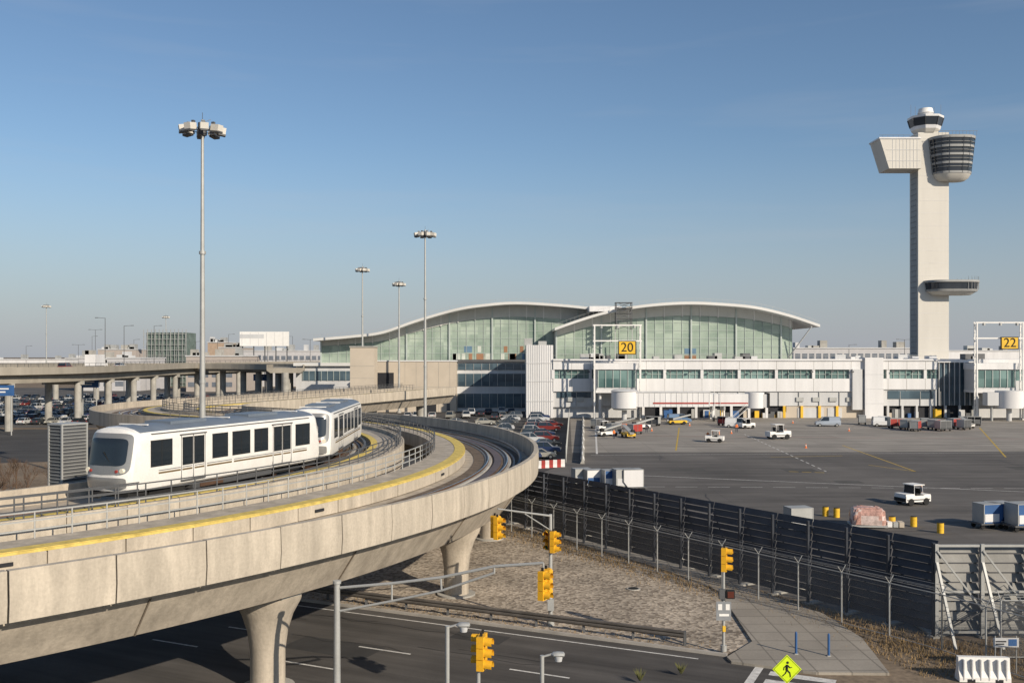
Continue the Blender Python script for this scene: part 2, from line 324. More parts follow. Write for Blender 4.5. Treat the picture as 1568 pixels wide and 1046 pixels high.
def pier(r,phi,top,w=1.0):
    n=Vector((math.cos(R(phi)),math.sin(R(phi)))); p=C+n*r; rg=[]
    for z,rr in((0,.78),(top-2.6,.78),(top-1.7,.9),(top-.9,1.15),(top-.25,1.5),(top,1.55)):
        rg.append([(p.x+rr*w*math.cos(2*math.pi*i/24),p.y+rr*w*math.sin(2*math.pi*i/24),z) for i in range(24)])
    g.loft(rg,CONC2)
    g.tube((p.x,p.y,0),(p.x,p.y,.12),1.2,CONCG,24)
    o=g.M; g.M=Matrix.Translation((p.x,p.y,0))@Matrix.Rotation(R(phi),4,'Z'); g.box(-1.5,-.5,-.6,.6,top,top+.2,CONCG); g.box(.5,1.5,-.6,.6,top,top+.2,CONCG); g.M=o
for ph in(-70,-51.5,-32.9,-14.3,4.3,23,42,60):
    pier(58.3,ph,4.28)
for ph in(-64,-42,-20,2,24,46,): pier(46.4,ph,4.42)
for s in range(int(CIR)+12,int(TOT),22):
    for r in(46.4,58.3):
        x,y,_=fr(s,r,0); g.tube((x,y,0),(x,y,4.6),.8,CONCG,16,1.0)
g.obj('elevated_guideway',smooth=35)

# ---------------------------------------------------------------- train
TW=mat('train_white',(.75,.73,.69),.3,var=.06,scale=1.2,spec=.5); TR=mat('train_roof',(.15,.18,.22),.45,var=.12); TG=mat('train_mask_silver',(.26,.26,.255),.3,.3,var=.06,spec=.5)
TGLD=mat('train_stripe_gold',(.16,.11,.05),.5,var=.1); TSEAM=mat('door_seam',(.12,.12,.12),.7)
LAMP=mat('headlamp',(.8,.75,.6),.15,var=.03)
half=[(0,0),(1.40,0),(1.52,.10),(1.59,.5),(1.6,1.2),(1.6,2.5),(1.57,2.86),(1.46,3.06),(1.12,3.24),(.6,3.36),(0,3.4)]
ring=half+[(-y,z) for y,z in half[-2:0:-1]]
TL=18.3
def fx(y,z): return .62*(abs(y)/1.6)**4+ .20*max(0,z-.9) + .35*max(0,z-2.6)**1.5 + .2*max(0,.6-z)
def train_car(name,c,heading,z):
    b=MB(); nr=len(ring)
    def sec(x,k=1.0): return [(x,y*k,1.6+(zz-1.6)*k) for y,zz in ring]
    def nose(k): return [(fx(y*k,1.6+(zz-1.6)*k),y*k,1.6+(zz-1.6)*k) for y,zz in ring]
    front=[nose(.02),nose(.25),nose(.5),nose(.72),nose(.86),nose(.955)]
    a=front+[[ (p[0]*.45+q[0]*.55,p[1]*.3+q[1]*.7,p[2]*.3+q[2]*.7) for p,q in zip(front[-1],sec(1.3,1.0))]]+[sec(1.65)]
    bk=[[(TL-x,y,z_) for x,y,z_ in r] for r in a][::-1]
    rings=a+bk
    roofi=set(i for i in range(nr) if ring[i][1]>3.0 and ring[(i+1)%nr][1]>3.0)
    b.loft(rings,TW,mf=lambda k,i: TR if (i in roofi and 6<=k<=len(rings)-8) else TW)
    for flip in(0,1):
        o=b.M
        if flip: b.M=b.M@Matrix.Translation((TL,0,0))@Matrix.Rotation(math.pi,4,'Z')
        def patch(y0,y1,z0,z1,off,m):
            yc,zc=(y0+y1)/2,(z0+z1)/2; hy,hz=(y1-y0)/2,(z1-z0)/2; K=36; R_=6
            vs=[(fx(yc,zc)-off,yc,zc)]
            for j in range(1,R_+1):
                for i in range(K):
                    a=2*math.pi*i/K; ca,sa=math.cos(a),math.sin(a); e=.28
                    yy=yc+hy*math.copysign(abs(ca)**e,ca)*j/R_; zz=zc+hz*math.copysign(abs(sa)**e,sa)*j/R_
                    vs.append((fx(yy,zz)-off,yy,zz))
            fs=[(0,1+(i+1)%K,1+i) for i in range(K)]
            for j in range(R_-1):
                for i in range(K): fs.append((1+j*K+i,1+j*K+(i+1)%K,1+(j+1)*K+(i+1)%K,1+(j+1)*K+i))
            b.add(vs,fs,m)
        patch(-1.42,1.42,.95,3.05,.025,TG); patch(-1.24,1.24,1.40,2.80,.045,GLASSD)
        patch(-1.3,1.3,.22,.80,.02,TG); 
        for yy in(-1.12,1.12): b.tube((fx(yy,1.15)-.10,yy,1.15),(fx(yy,1.15)+.1,yy,1.15),.13,LAMP,12)
        for yy in(-.85,.85): b.tube((fx(yy,1.15)-.08,yy,1.13),(fx(yy,1.15)+.1,yy,1.13),.08,TRED,10)
        b.tube((-.45,0,-.05),(.9,0,-.05),.12,BLACK,8); b.cbox((-.42,0,-.05),(.2,.4,.3),BLACK)
        b.box(.5,1.9,-1.2,1.2,-.25,.0,BLACK); b.tube((.1,-.5,1.42),(.15,.1,2.1),.02,BLACK,4)
        b.M=o
    W=[(1.75,3.3,0),(4.2,4.95,1),(5.15,5.9,1),(6.7,8.0,0),(8.5,10.1,0),(10.6,11.9,0),(12.6,13.35,1),(13.55,14.3,1),(14.95,16.5,0)]
    for sy in(-1,1):
        for x0,x1,dr in W:
            z0,z1=(1.25,2.56) if not dr else (1.12,2.56)
            ys=1.6
            y0,y1=sorted((sy*(ys-.02),sy*(ys+.012))); b.box(x0-.05,x1+.05,y0,y1,z0-.05,z1+.05,BLACK)
            y0,y1=sorted((sy*(ys-.02),sy*(ys+.018))); b.box(x0,x1,y0,y1,z0,z1,GLASSD)
            if not dr and x1-x0>1.3: y0,y1=sorted((sy*(ys-.02),sy*(ys+.024))); b.box((x0+x1)/2-.025,(x0+x1)/2+.025,y0,y1,z0,z1,BLACK)
        for xc in(5.05,13.45):
            for dx in(-.98,0,.98):
                y0,y1=sorted((sy*1.57,sy*1.607)); b.box(xc+dx-.02,xc+dx+.02,y0,y1,.3,2.72,TSEAM)
            y0,y1=sorted((sy*1.57,sy*1.64)); b.box(xc-1.1,xc+1.1,y0,y1,2.72,2.78,TSEAM)
            y0,y1=sorted((sy*1.5,sy*1.64)); b.box(xc-1.0,xc+1.0,y0,y1,.2,.27,GALVD)
        for xa,xb in((2.3,4.0),(4.15,4.95),(5.15,5.95),(6.2,8.4),(8.6,12.4),(12.55,13.35),(13.55,14.35),(14.6,16.2)):
            y0,y1=sorted((sy*1.58,sy*1.609)); b.box(xa,xb,y0,y1,.80,.89,TGLD); b.box(xa,xb,y0,y1,.96,1.0,TSEAM)
        y0,y1=sorted((sy*1.5,sy*1.6)); b.box(1.8,TL-1.8,y0,y1,2.93,2.97,TSEAM)
    for x0,x1 in((4.0,7.0),(10.9,13.9)): b.box(x0,x1,-.9,.9,3.3,3.47,TR)
    for x in(2.2,9.0,16.0): b.cbox((x,0,3.40),(.12,1.9,.06),WHITE)
    for xc in(3.6,14.7):
        b.box(xc-1.4,xc+1.4,-1.05,1.05,-.42,.02,BLACK)
        for dx in(-.95,.95):
            for sy in(-.75,.75): b.tube((xc+dx,sy-.07,-.27),(xc+dx,sy+.07,-.27),.34,RAILM,20)
    b.box(5.4,12.8,-1.25,1.25,-.38,.02,GALVD); b.box(6,8,-1.3,1.3,-.35,-.05,RAILM)
    return b.obj(name,loc=(c.x,c.y,z),rz=math.atan2(heading.y,heading.x),smooth=32)
rt=46.45
def cp(ph): return C+Vector((math.cos(R(ph)),math.sin(R(ph))))*rt
dph=math.degrees(2*math.asin(TL/2/rt))
p0=cp(-33.2); p1=cp(-33.2+dph); train_car('train_car',p0,(p1-p0).normalized(),7.93)
p2=cp(-33.2+dph+.7); p3=cp(-33.2+2*dph+.7); train_car('train_car',p2,(p3-p2).normalized(),7.93)

b=MB()
b.box(-.6,.6,-.8,.8,0,3.6,GALVD)
for i in range(17): b.cbox((0,0,.25+i*.2),(1.28,1.68,.04),GALV); 
for sx in(-.62,.62):
    for sy in(-.82,.82): b.cbox((sx,sy,1.82),(.1,.1,3.66),GALV)
b.box(-.68,.68,-.88,.88,3.6,3.7,GALV); b.box(-.8,.8,-1.0,1.0,-.6,0,CONC2); b.tube((0,0,-7.4),(0,0,-.6),.45,CONCG,12)
b.obj('louvred_equipment_cabinet',(X(104,58.5),58.5,7.3),rz=R(-31))

# ---------------------------------------------------------------- terminal
T=empty('airport_terminal')
def interp(pts,x):
    for (a,b_),(c,d) in zip(pts,pts[1:]):
        if x<=c: 
            t=(x-a)/(c-a); return b_+(d-b_)*t
    return pts[-1][1]
def smoothpts(pts,n):
    out=[]; P=[Vector(p) for p in pts]; P=[P[0]*2-P[1]]+P+[P[-1]*2-P[-2]]
    for i in range(1,len(P)-2):
        for k in range(n):
            t=k/n; a,b_,c,d=P[i-1],P[i],P[i+1],P[i+2]
            out.append(.5*((2*b_)+(c-a)*t+(2*a-5*b_+4*c-d)*t*t+(3*b_-a-3*c+d)*t**3))
    out.append(P[-2]); return [tuple(q) for q in out]
ROOFM=mat('roof_metal',(.62,.61,.58),.4,var=.08,scale=.1)
RIB=mat('ribbed_soffit',(.50,.50,.46),.6,var=.06)
MUL=mat('mullion_white',(.42,.47,.44),.5,var=.05)
INTC=[mat('hall_banner_rust',(.30,.16,.09),.6),mat('hall_banner_blue',(.12,.20,.28),.6),mat('hall_banner_pale',(.50,.52,.46),.6)]
def hall(name,y,curve,gx0,gx1,zb,band,depth,over=6,panels=()):
    pts=smoothpts([(X(u,y),Z(v,y)) for u,v in curve],6); b=MB()
    prof=[(x,z) for x,z in pts]; th=.7
    rings=[]
    for yy in(y-over,y+depth):
        rings.append([(x,yy,z) for x,z in prof]+[(x,yy,z-th) for x,z in prof[::-1]])
    n=len(rings[0]); b.add(rings[0]+rings[1],[(i,(i+1)%n,n+(i+1)%n,n+i) for i in range(n)]+[ (i,i+1,n-2-i,n-1-i) for i in range(len(prof)-1)],ROOFM)
    x=gx0
    def zr(x): return interp(prof,x)-th
    st=1.2; kk=0
    while x<gx1-.01:
        x1=min(gx1,x+st); bz0,bz1=[min(band,max(.0,(q-zb)*.18)) for q in(zr(x),zr(x1))]
        b.add([(x,y,zb),(x1,y,zb),(x1,y,zr(x1)-bz1),(x,y,zr(x)-bz0)],[(0,1,2,3)],GLASSW)
        b.add([(x,y-.3,zr(x)-bz0),(x1,y-.3,zr(x1)-bz1),(x1,y-.3,zr(x1)),(x,y-.3,zr(x))],[(0,1,2,3)],RIB)
        if kk%2==0: b.box(x-.05,x+.05,y-.16,y-.01,zb,zr(x)-bz0,MUL)
        if kk%4==0: b.box(x-.16,x+.16,y-.45,y+.2,zr(x)-bz0-.2,zr(x),ROOFM)
        if kk%10==0: b.box(x-.2,x+.2,y-.5,y-.02,zb,zr(x)-.05,MUL)
        x=x1;kk+=1
    z=zb+2.1
    zmax=max(p[1] for p in prof)
    while z<zmax:
        xs=[gx0+i*.6 for i in range(int((gx1-gx0)/.6))]; seg=[q for q in xs if zr(q)-min(band,(zr(q)-zb)*.18)>z]
        if seg: b.box(seg[0],seg[-1],y-.12,y-.005,z-.05,z+.05,MUL)
        z+=2.1
    for (xa_,xb_,za_,zb2,mi_) in panels: b.box(xa_,xb_,y-.05,y-.003,za_,zb2,INTC[mi_])
    b.box(gx0,gx0+.3,y+.3,y+depth-1,zb,zr(gx0)-.1,OFFW); b.box(gx1-.3,gx1,y+.3,y+depth-1,zb,zr(gx1)-.1,OFFW)
    for (xa_,za_),(xb_,zb2) in zip(prof[::1],prof[1:]): b.beam((xa_,y-over+1,za_+.9),(xb_,y-over+1,zb2+.9),.04,GALV); b.beam((xa_,y-over+1,za_),(xa_,y-over+1,za_+.9),.04,GALV)
    return b.obj(name,parent=T)
rr=random.Random(5); pan=[]
for i in range(26):
    x=X(rr.uniform(690,840),275); z=11.7+2.1*rr.choice([0,0,1,1,2]); pan.append((x,x+rr.choice([1.0,2.2]),z+.1,z+1.9,rr.choice([0,1,2,2])))
hall('arched_hall_left',275,[(486,519),(545,514),(590,508),(640,491),(700,474),(745,467),(790,464),(850,467),(900,472),(950,480)],X(492,275),X(948,275),11.5,3.6,70,panels=pan)
hall('arched_hall_right',262,[(848,503),(885,490),(930,477),(985,468),(1045,464),(1100,466),(1150,471),(1200,483),(1245,498)],X(852,262),X(1213,262),13.4,3.2,70,panels=[(X(1048,262),X(1066,262),13.5,15.2,0),(X(1048,262),X(1066,262),15.4,17.0,1)])
b=MB()
b.beam((X(1243,256),256,Z(500,256)),(X(1207,262),262,Z(548,262)),.25,ROOFM)
b.box(X(900,270),X(948,270),264,275,Z(478,268),Z(470,268),WPAN)
xc=X(948,266)
for dx in(-2,2):
    for dy in(0,3): b.beam((xc+dx,254+dy,Z(505,256)),(xc+dx,254+dy,Z(464,256)),.2,GALVD)
for i in range(5):
    za=Z(505,256)+i*1.4; b.beam((xc-2,254,za),(xc+2,254,za+1.4),.13,GALVD); b.beam((xc+2,254,za),(xc-2,254,za+1.4),.13,GALVD); b.box(xc-2.2,xc+2.2,253.8,257.2,za+1.35,za+1.45,GALVD)
for dx in(-2.2,2.2): b.beam((xc+dx,255,14.2),(xc+dx,255,Z(505,256)),.22,GALV)
b.obj('roof_details',parent=T)
b=MB()
b.box(X(700,265),X(810,265),265,285,0,13.6,OFFW)
for z0,z1 in((11.2,12.9),(6.8,10.2),(1.0,4.8)): 
    b.box(X(701,265),X(806,265),264.85,264.99,z0,z1,GLASSK)
    for i in range(9): xx=X(701,265)+i*2.15; b.box(xx-.06,xx+.06,264.7,264.84,z0,z1,GALV)
b.box(X(697,265),X(806,265),264.4,265,13.3,14.0,GALVD)
b.box(-60,X(575,272),272,290,0,12.2,OFFW)
b.box(-58,X(575,272)-.3,271.8,271.99,8.2,10.8,GLASSK); b.box(-60.5,X(600,272),271,290,12.2,13.1,ROOFM)
for i in range(13): xx=-58+i*1.7; b.box(xx-.06,xx+.06,271.65,271.79,8.2,10.8,MUL)
b.box(-60,X(575,272),271.7,271.98,0,3.0,DARK)
b.obj('lower_storeys',parent=T)
b=MB(); b.box(X(575,262),X(699,262),262,272,0,13.5,BEIGE); b.box(X(574,262),X(700,262),261.8,272.2,13.5,13.8,WPAN)
b.box(X(574,262)-.5,X(603,262),261.9,263,4.2,10.5,DARK); b.box(X(652,262),X(668,262),261.9,262,0,3,DARK); b.box(X(620,262),X(624,262),261.9,262,0,2.3,GALVD); b.box(X(684,262),X(689,262),261.9,262,0,2.3,GALVD)
for i in range(1,6): xx=X(603,262)+i*3.0; b.box(xx-.03,xx+.03,261.96,262,0,13.5,CONCG)
b.box(X(604,262),X(699,262),261.955,262,6.6,6.68,CONCG)
b.box(X(536,250),X(573,250),250,256,0,Z(532,250),BEIGE); b.box(X(535,250),X(574,250),249.8,256.2,Z(532,250),Z(530,250),CONCG)
for i in range(1,5): b.box(X(536,250)-.01,X(573,250),249.96,250,i*3.1,i*3.1+.07,CONCG)
b.obj('service_block',parent=T)
b=MB(); x0,x1=X(806,237),X(847,237)
b.box(x0,x1,237,258,0,17.6,WPAN); 
for i in range(1,12): xx=x0+i*(x1-x0)/12; b.box(xx-.05,xx+.05,236.9,237,0,17.6,OFFW)
for zz in(4,8.8,13.2): b.box(x0-.02,x1+.02,236.87,236.98,zz,zz+.12,OFFW)
b.box(x0-.5,x0+1.5,238,240,17.6,19.2,GALV); b.box(x0+3,x0+5,240,242,17.6,18.6,GALV)
b.obj('stair_tower',parent=T)
b=MB(); xa,xb=X(847,237),190.0
b.box(xa,xb,238.2,258,0,13.9,OFFW)
b.box(xa,X(1435,237),236.7,258,11.7,14.2,WPAN); b.box(xa,X(1435,237),236.4,236.69,13.8,14.25,WPAN)
b.box(xa,X(1322,237),236.9,238.19,6.4,9.5,WPAN); b.box(X(1350,237),X(1435,237),236.9,238.19,6.9,9.5,WPAN)
b.box(xa,X(1435,237),237.5,238.15,9.5,11.7,GLASSC)
x=xa
i=0
while x<X(1435,237): 
    b.box(x-.06,x+.06,237.3,237.5,9.5,11.7,MUL)
    if i%6==0: b.box(x-.35,x+.35,236.85,237.5,9.5,11.7,WPAN)
    if i%3==0: b.box(x-.03,x+.03,236.67,236.7,11.7,13.8,CONCG); b.box(x-.03,x+.03,236.87,236.9,6.5,9.5,CONCG)
    x+=1.5;i+=1
b.box(xa,X(1435,237),237.35,237.5,10.5,10.6,MUL)
b.box(xa,X(905,237),237.4,238.19,2.6,6.4,OFFW); b.box(X(853,237),X(905,237),237.2,237.39,4.9,6.2,GLASSK)
b.box(X(905,237),X(1322,237),237.3,238.19,2.9,6.4,OFFW); b.box(X(1350,237),X(1435,237),237.3,238.19,2.9,6.9,OFFW)
b.box(X(1360,237),X(1430,237),237.15,237.29,4.6,6.6,GLASSK)
b.box(X(980,237),X(1205,237),238.05,238.19,0,2.9,DARK)
b.box(X(1205,237),X(1322,237),237.5,238.19,0,2.9,BEIGE)
for u0,u1 in((1222,1262),(1268,1290)): b.box(X(u0,237),X(u1,237),237.35,237.49,0,2.4,OFFW)
for u in range(985,1300,27): b.box(X(u,237)-.3,X(u,237)+.3,236.95,237.45,0,2.9,WPAN if u<1200 else TYEL)
b.box(X(1350,237),X(1497,237),238.05,238.19,0,3.0,DARK)
for u in range(1360,1497,22): b.box(X(u,237)-.25,X(u,237)+.25,237.0,237.5,0,3.0,OFFW)
for i in range(40):
    xx=X(random.uniform(985,1490),237); 
    if X(1205,237)<xx<X(1352,237): continue
    b.box(xx,xx+random.uniform(.6,2.2),237.0+random.random()*.3,238,0,random.uniform(.8,2.2),random.choice([GALVD,GALV,TYEL,GALVD,TBLUE,BEIGE,OFFW]))
for u in range(870,1430,31):
    xx=X(u,237); b.box(xx-.3,xx+.3,236.2,236.6,11.0,11.35,GALVD); b.tube((xx+2,237.15,2.9),(xx+2,237.15,6.4),.09,GALV,6)
for u in(872,888,1010,1225,1250,1276,1302): xx=X(u,237); b.box(xx-.9,xx+.9,236.95,237.3,4.0,5.0,GALV)
b.box(X(1322,237),X(1350,237),235.8,240,0,14.6,WPAN); 
for zz in(3.5,7,10.5): b.box(X(1322,237)-.02,X(1350,237)+.02,235.76,235.8,zz,zz+.08,OFFW)
b.box(X(1304,237),X(1319,237),236.3,238,2,11.8,OFFW)
b.box(X(1435,237),X(1497,237),237.6,238.15,3.0,13.4,GLASSK); b.box(X(1435,237),X(1497,237),237,258,13.4,14.0,WPAN)
for i in range(8): xx=X(1435,237)+.6+i*1.25; b.box(xx-.07,xx+.07,237.2,237.6,3,13.4,OFFW)
b.box(X(1497,237),xb,236.7,258,11.7,14.2,WPAN); b.box(X(1497,237),xb,237.3,238.1,9.0,11.7,GLASSC); b.box(X(1497,237),xb,236.9,238.1,3,9.0,OFFW)
x=xa
while x<X(1435,237): b.beam((x,237.2,14.2),(x,237.2,15.1),.04,GALV); x+=3
b.box(xa,X(1435,237),237.15,237.25,15.05,15.12,GALV)
for i in range(24):
    xx=random.uniform(xa+5,X(1560,237)); b.box(xx,xx+random.uniform(1,3),242,245,14.2,14.2+random.uniform(.4,1.5),random.choice([OFFW,GALV,WPAN,GALVD]))
b.obj('concourse',parent=T)

def gate(u0,u1,num,topv,sgnu,sgnv0,sgnv1):
    y=230.0; x0,x1=X(u0,y),X(u1,y); b=MB()
    b.box(x0+.6,x1-.6,y+1,236.6,6.6,13.2,OFFW); b.box(x0+1,x1-1,y+.8,y+.99,7.6,11.6,GLASSC)
    for i in range(6): xx=x0+1+i*(x1-x0-2)/5; b.box(xx-.08,xx+.08,y+.65,y+.79,7.6,11.6,MUL)
    b.box(x0+.3,x1-.3,y+.4,236.6,11.8,13.3,WPAN); b.box(x0+.4,x1-.4,y+.5,236.6,6.3,6.9,WPAN)
    for xx in(x0+1.5,x1-1.5): b.tube((xx,y+2,0),(xx,y+2,6.3),.35,OFFW,12)
    b.obj('gate_node',parent=T)
    f=MB(); zt=Z(topv,y-1)
    for xx in(x0,x1):
        for yy in(y-1,y+.2): f.box(xx-.14,xx+.14,yy-.14,yy+.14,0,zt,WHITE)
        for k in range(12): za=k*zt/12; f.beam((xx,y-1,za),(xx,y+.2,za+zt/12),.06,WHITE)
    for zz in(zt,Z(topv+24,y-1)):
        for yy in(y-1,y+.2): f.box(x0-.3,x1+.3,yy-.12,yy+.12,zz-.14,zz+.14,WHITE)
    for k in range(3): f.tube((x0+1.5+k*(x1-x0-3)/2,y-1.2,zt-.1),(x0+1.5+k*(x1-x0-3)/2,y-1.2,zt-.7),.35,GALV,8)
    f.obj('gate_gantry_frame')
    s=MB(); za,zb_=Z(sgnv1,y-1.3),Z(sgnv0,y-1.3); xs0,xs1=X(sgnu-13.5,y-1.3),X(sgnu+13.5,y-1.3)
    s.box(xs0,xs1,y-1.7,y-1.4,za,zb_,BLACK); s.box(xs0+.18,xs1-.18,y-1.74,y-1.71,za+.18,zb_-.18,TYEL)
    so_=s.obj('gate_sign'); text_obj(num,3.0,((xs0+xs1)/2,y-1.78,(za+zb_)/2),BLACK,so_,ext=.02)
gate(910,980,'20',498,960,522,543)
gate(1493,1563,'22',494,1545,516,535)
b=MB(); y=226
cx=X(956,y)
b.tube((cx,y,3.0),(cx,y,6.9),3.0,WPAN,28); b.tube((cx,y,6.9),(cx,y,7.3),3.2,OFFW,28,2.4); b.tube((cx,y,0),(cx,y,3.0),.6,OFFW,12); b.tube((cx,y,2.6),(cx,y,3.0),2.6,GALV,24)
xj0,xj1,xj2=cx+2.4,X(1085,y),X(1150,y)
b.box(xj0,xj1,y-1.6,y+1.6,3.3,6.6,WPAN); b.box(xj1-1,xj2,y-1.35,y+1.35,3.5,6.3,WPAN)
for k in range(16): xx=xj0+.6+k*1.25; b.box(xx,xx+.1,y-1.66,y-1.6,3.35,6.5,OFFW)
b.box(xj0+4,xj1-.3,y-1.68,y-1.665,4.0,4.35,TRED); b.box(xj1,xj2-1,y-1.39,y-1.36,4.0,4.3,TRED)
b.box(xj0-.1,xj1+.1,y-1.75,y+1.75,6.6,6.75,OFFW)
b.tube((xj2+.8,y,3.0),(xj2+.8,y,6.6),2.2,WPAN,20); b.box(xj2+.6,xj2+3.4,y-1.5,y+1.5,3.2,6.2,OFFW); b.box(xj2+3.4,xj2+3.9,y-1.7,y+1.7,3.1,6.5,BLACK)
for dx in(-1.3,1.3): b.box(xj1+2+dx-.2,xj1+2+dx+.2,y-1.9,y+1.9,2.6,3.4,GALV); b.tube((xj1+2+dx,y-1.2,.4),(xj1+2+dx,y-1.2,3.4),.2,WHITE,8); b.tube((xj1+2+dx,y+1.2,.4),(xj1+2+dx,y+1.2,3.4),.2,WHITE,8)
for dx in(-1.1,1.1): b.tube((xj1+2+dx-.2,y-1.4,.5),(xj1+2+dx+.2,y-1.4,.5),.5,BLACK,14)
for k in range(12): b.box(xj2-1.6+k*-.28,xj2-1.3-k*.28,y-2.9,y-1.7,3.1-k*.27,3.16-k*.27,GALV)
for q in(-2.9,-1.75): b.beam((xj2-1.4,y+q,4.1),(xj2-5.0,y+q,.9),.06,WHITE); b.beam((xj2-1.4,y+q,3.1),(xj2-5.0,y+q,-.0),.1,WHITE)
b.beam((xj1+1,y-1.5,6.6),(xj1+1,y-1.5,9.2),.1,WHITE); b.beam((xj1+1,y-1.5,8.8),(xj1+2.4,y-1.5,8.0),.08,WHITE)
b.obj('jet_bridge',smooth=35)
b=MB(); cx=X(1545,y); b.tube((cx,y,3.0),(cx,y,7.0),3.0,WPAN,28); b.tube((cx,y,0),(cx,y,3.0),.6,OFFW,12); b.box(cx+2,cx+22,y-1.6,y+1.6,3.3,6.6,WPAN); b.box(cx-5.5,cx-2.2,y-1.2,y+1.2,3.6,6.6,OFFW)
b.tube((cx-4,y,0),(cx-4,y,3.6),.3,GALV,8); b.tube((cx+18,y,0),(cx+18,y,3.6),.4,GALV,8)
b.obj('jet_bridge',smooth=35)

# ---------------------------------------------------------------- control tower
b=MB(); D=330
x0,x1=X(1406,D),X(1453,D)
b.box(x0,x1,330,337,0,Z(203,D),TSHAFT)
for i in range(1,22): b.box(x0-.02,x1+.02,329.95,330,i*4.2,i*4.2+.06,WPAN)
# slatted grey panel: shade of the narrow flank put into its colour
TLV=mat('tower_louvre_flank_shade',(.33,.33,.32),.6,var=.08)
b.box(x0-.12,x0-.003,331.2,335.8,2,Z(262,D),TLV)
for i in range(40): b.box(x0-.2,x0-.125,331.2,335.8,3+i*1.85,3.12+i*1.85,GALVD)
def stad(cx0,cx1,cy,r,k=1.0,n=14):
    out=[]
    for i in range(n+1): a=-math.pi/2+math.pi*i/n; out.append((cx1+r*k*math.cos(a),cy+r*k*math.sin(a)))
    for i in range(n+1): a=math.pi/2+math.pi*i/n; out.append((cx0+r*k*math.cos(a),cy+r*k*math.sin(a)))
    return out
TD=mat('tower_glass',(.03,.038,.05),.12,var=.1,spec=.6)
def kz(z,zt,zb_,kt,kb): return kb+(kt-kb)*(z-zb_)/(zt-zb_)
zt,zb_=Z(207,325),Z(264,325)
def lay(z0,z1,ex,m,c0=146.3,c1=149.6,cy=330,r=6.0):
    b.loft([[(x,y,z) for x,y in stad(c0,c1,cy,r+ex,kz(z,zt,zb_,1.0,.78))] for z in(z0,z1)],m)
lay(zb_,zt,-.30,TD)
dz=(zt-zb_)
lay(zb_+.93*dz,zt,0.05,TLV); lay(zb_-.05,zb_+.05*dz,0,TLV)
for k in(.28,.50,.72): lay(zb_+k*dz-.36,zb_+k*dz+.36,0,TLV)
for k in(.17,.39,.61,.83): lay(zb_+k*dz-.06,zb_+k*dz+.06,-.05,TLV)
for q in range(0,30,2):
    p=stad(146.3,149.6,330,6.0,1.0)[q]; r_=stad(146.3,149.6,330,6.0,.78)[q]; b.beam((p[0],p[1],zt-.5),(r_[0],r_[1],zb_),.10,TD)
b.loft([[(x,y,z) for x,y in stad(146.3,149.6,330,6,k)] for z,k in((zb_-2.2,.42),(zb_-1.4,.62),(zb_-.05,.76))],TSHAFT)
for i in range(12): 
    xx=142+i*1.15; b.beam((xx,326,zt),(xx,326,zt+1.6),.06,GALVD)
b.box(141,155,325.95,326.05,zt+1.5,zt+1.6,GALVD)
zl0,zl1=Z(260,D),Z(215,D)
xl=X(1344,D); xlb=X(1358,D)
b.add([(xlb,328,zl0),(x0+.3,328,zl0),(x0+.3,328,zl1),(xl,328,zl1),(xlb,337,zl0),(x0+.3,337,zl0),(x0+.3,337,zl1),(xl,337,zl1)],[(0,1,2,3),(7,6,5,4),(3,2,6,7),(0,4,5,1),(0,3,7,4)],TSHAFT)
for i in range(1,9): xx=xlb+i*(x0-xlb)/9; b.box(xx-.06,xx+.06,327.93,328,zl0+.2,zl1-.2,OFFW)
for q in(.25,.62): b.box(xlb-1,x0,327.9,327.99,zl0+(zl1-zl0)*q,zl0+(zl1-zl0)*q+.12,OFFW)
b.box(xl-.3,x0,327.7,337.3,zl1,zl1+.5,WPAN)
for i in range(7): xx=xl+1+i*1.8; b.beam((xx,328.5,zl1),(xx,328.5,zl1+1.4),.05,GALVD)
b.box(xl,x0,328.45,328.55,zl1+1.3,zl1+1.4,GALVD)
cx=X(1423,D); cy=333
def octo(r,n=8): return [(cx+r*math.cos(2*math.pi*(i+.5)/n),cy+r*math.sin(2*math.pi*(i+.5)/n)) for i in range(n)]
za=Z(203,D)
lv=[(za,3.6,TSHAFT),(za+1.2,4.6,WPAN),(za+2.3,4.9,TD),(za+5.0,5.7,WPAN),(za+5.7,5.8,None)]
for (z0,r0_,m),(z1,r1_,_) in zip(lv,lv[1:]): b.prism(octo(r0_),z0,z1,m,octo(r1_))
for i in range(8):
    p=octo(5.0)[i];q=octo(5.8)[i]; b.beam((p[0],p[1],za+2.3),(q[0],q[1],za+5.0),.18,GALVD)
b.tube((cx,cy,za+5.7),(cx,cy,za+7.0),2.4,OFFW,20); b.tube((cx,cy,za+7.0),(cx,cy,za+8.6),2.6,WHITE,20,2.2)
for dx in(-5,5.2,-3.5,3): b.beam((cx+dx,cy,za+5),(cx+dx,cy,za+8+abs(dx)*.4),.07,GALVD)
z0,z1=Z(447,325),Z(427,325)
def st2(k): return stad(144.5,151.2,330,5.6,k)
b.loft([[(x,y,z) for x,y in st2(k)] for z,k in((z0-.8,.55),(z0+.3,.86))],TSHAFT); b.loft([[(x,y,z) for x,y in st2(k)] for z,k in((z0+.3,.9),(z0+1.0,.95))],TLV)
b.loft([[(x,y,z) for x,y in st2(k)] for z,k in((z0+1.0,.9),(z0+3.3,.97))],TD); b.loft([[(x,y,z) for x,y in st2(1.03)] for z in(z0+3.3,z0+4.0)],TLV)
for i in range(14):
    p=st2(.98)[i]; b.beam((p[0],p[1],z0+4.1),(p[0],p[1],z0+5.3),.05,GALVD); b.beam((p[0],p[1],z0+1.0),(p[0],p[1],z0+3.3),.1,TLV)
b.box(135,165,322,345,0,13.5,OFFW)
b.obj('control_tower',smooth=30)

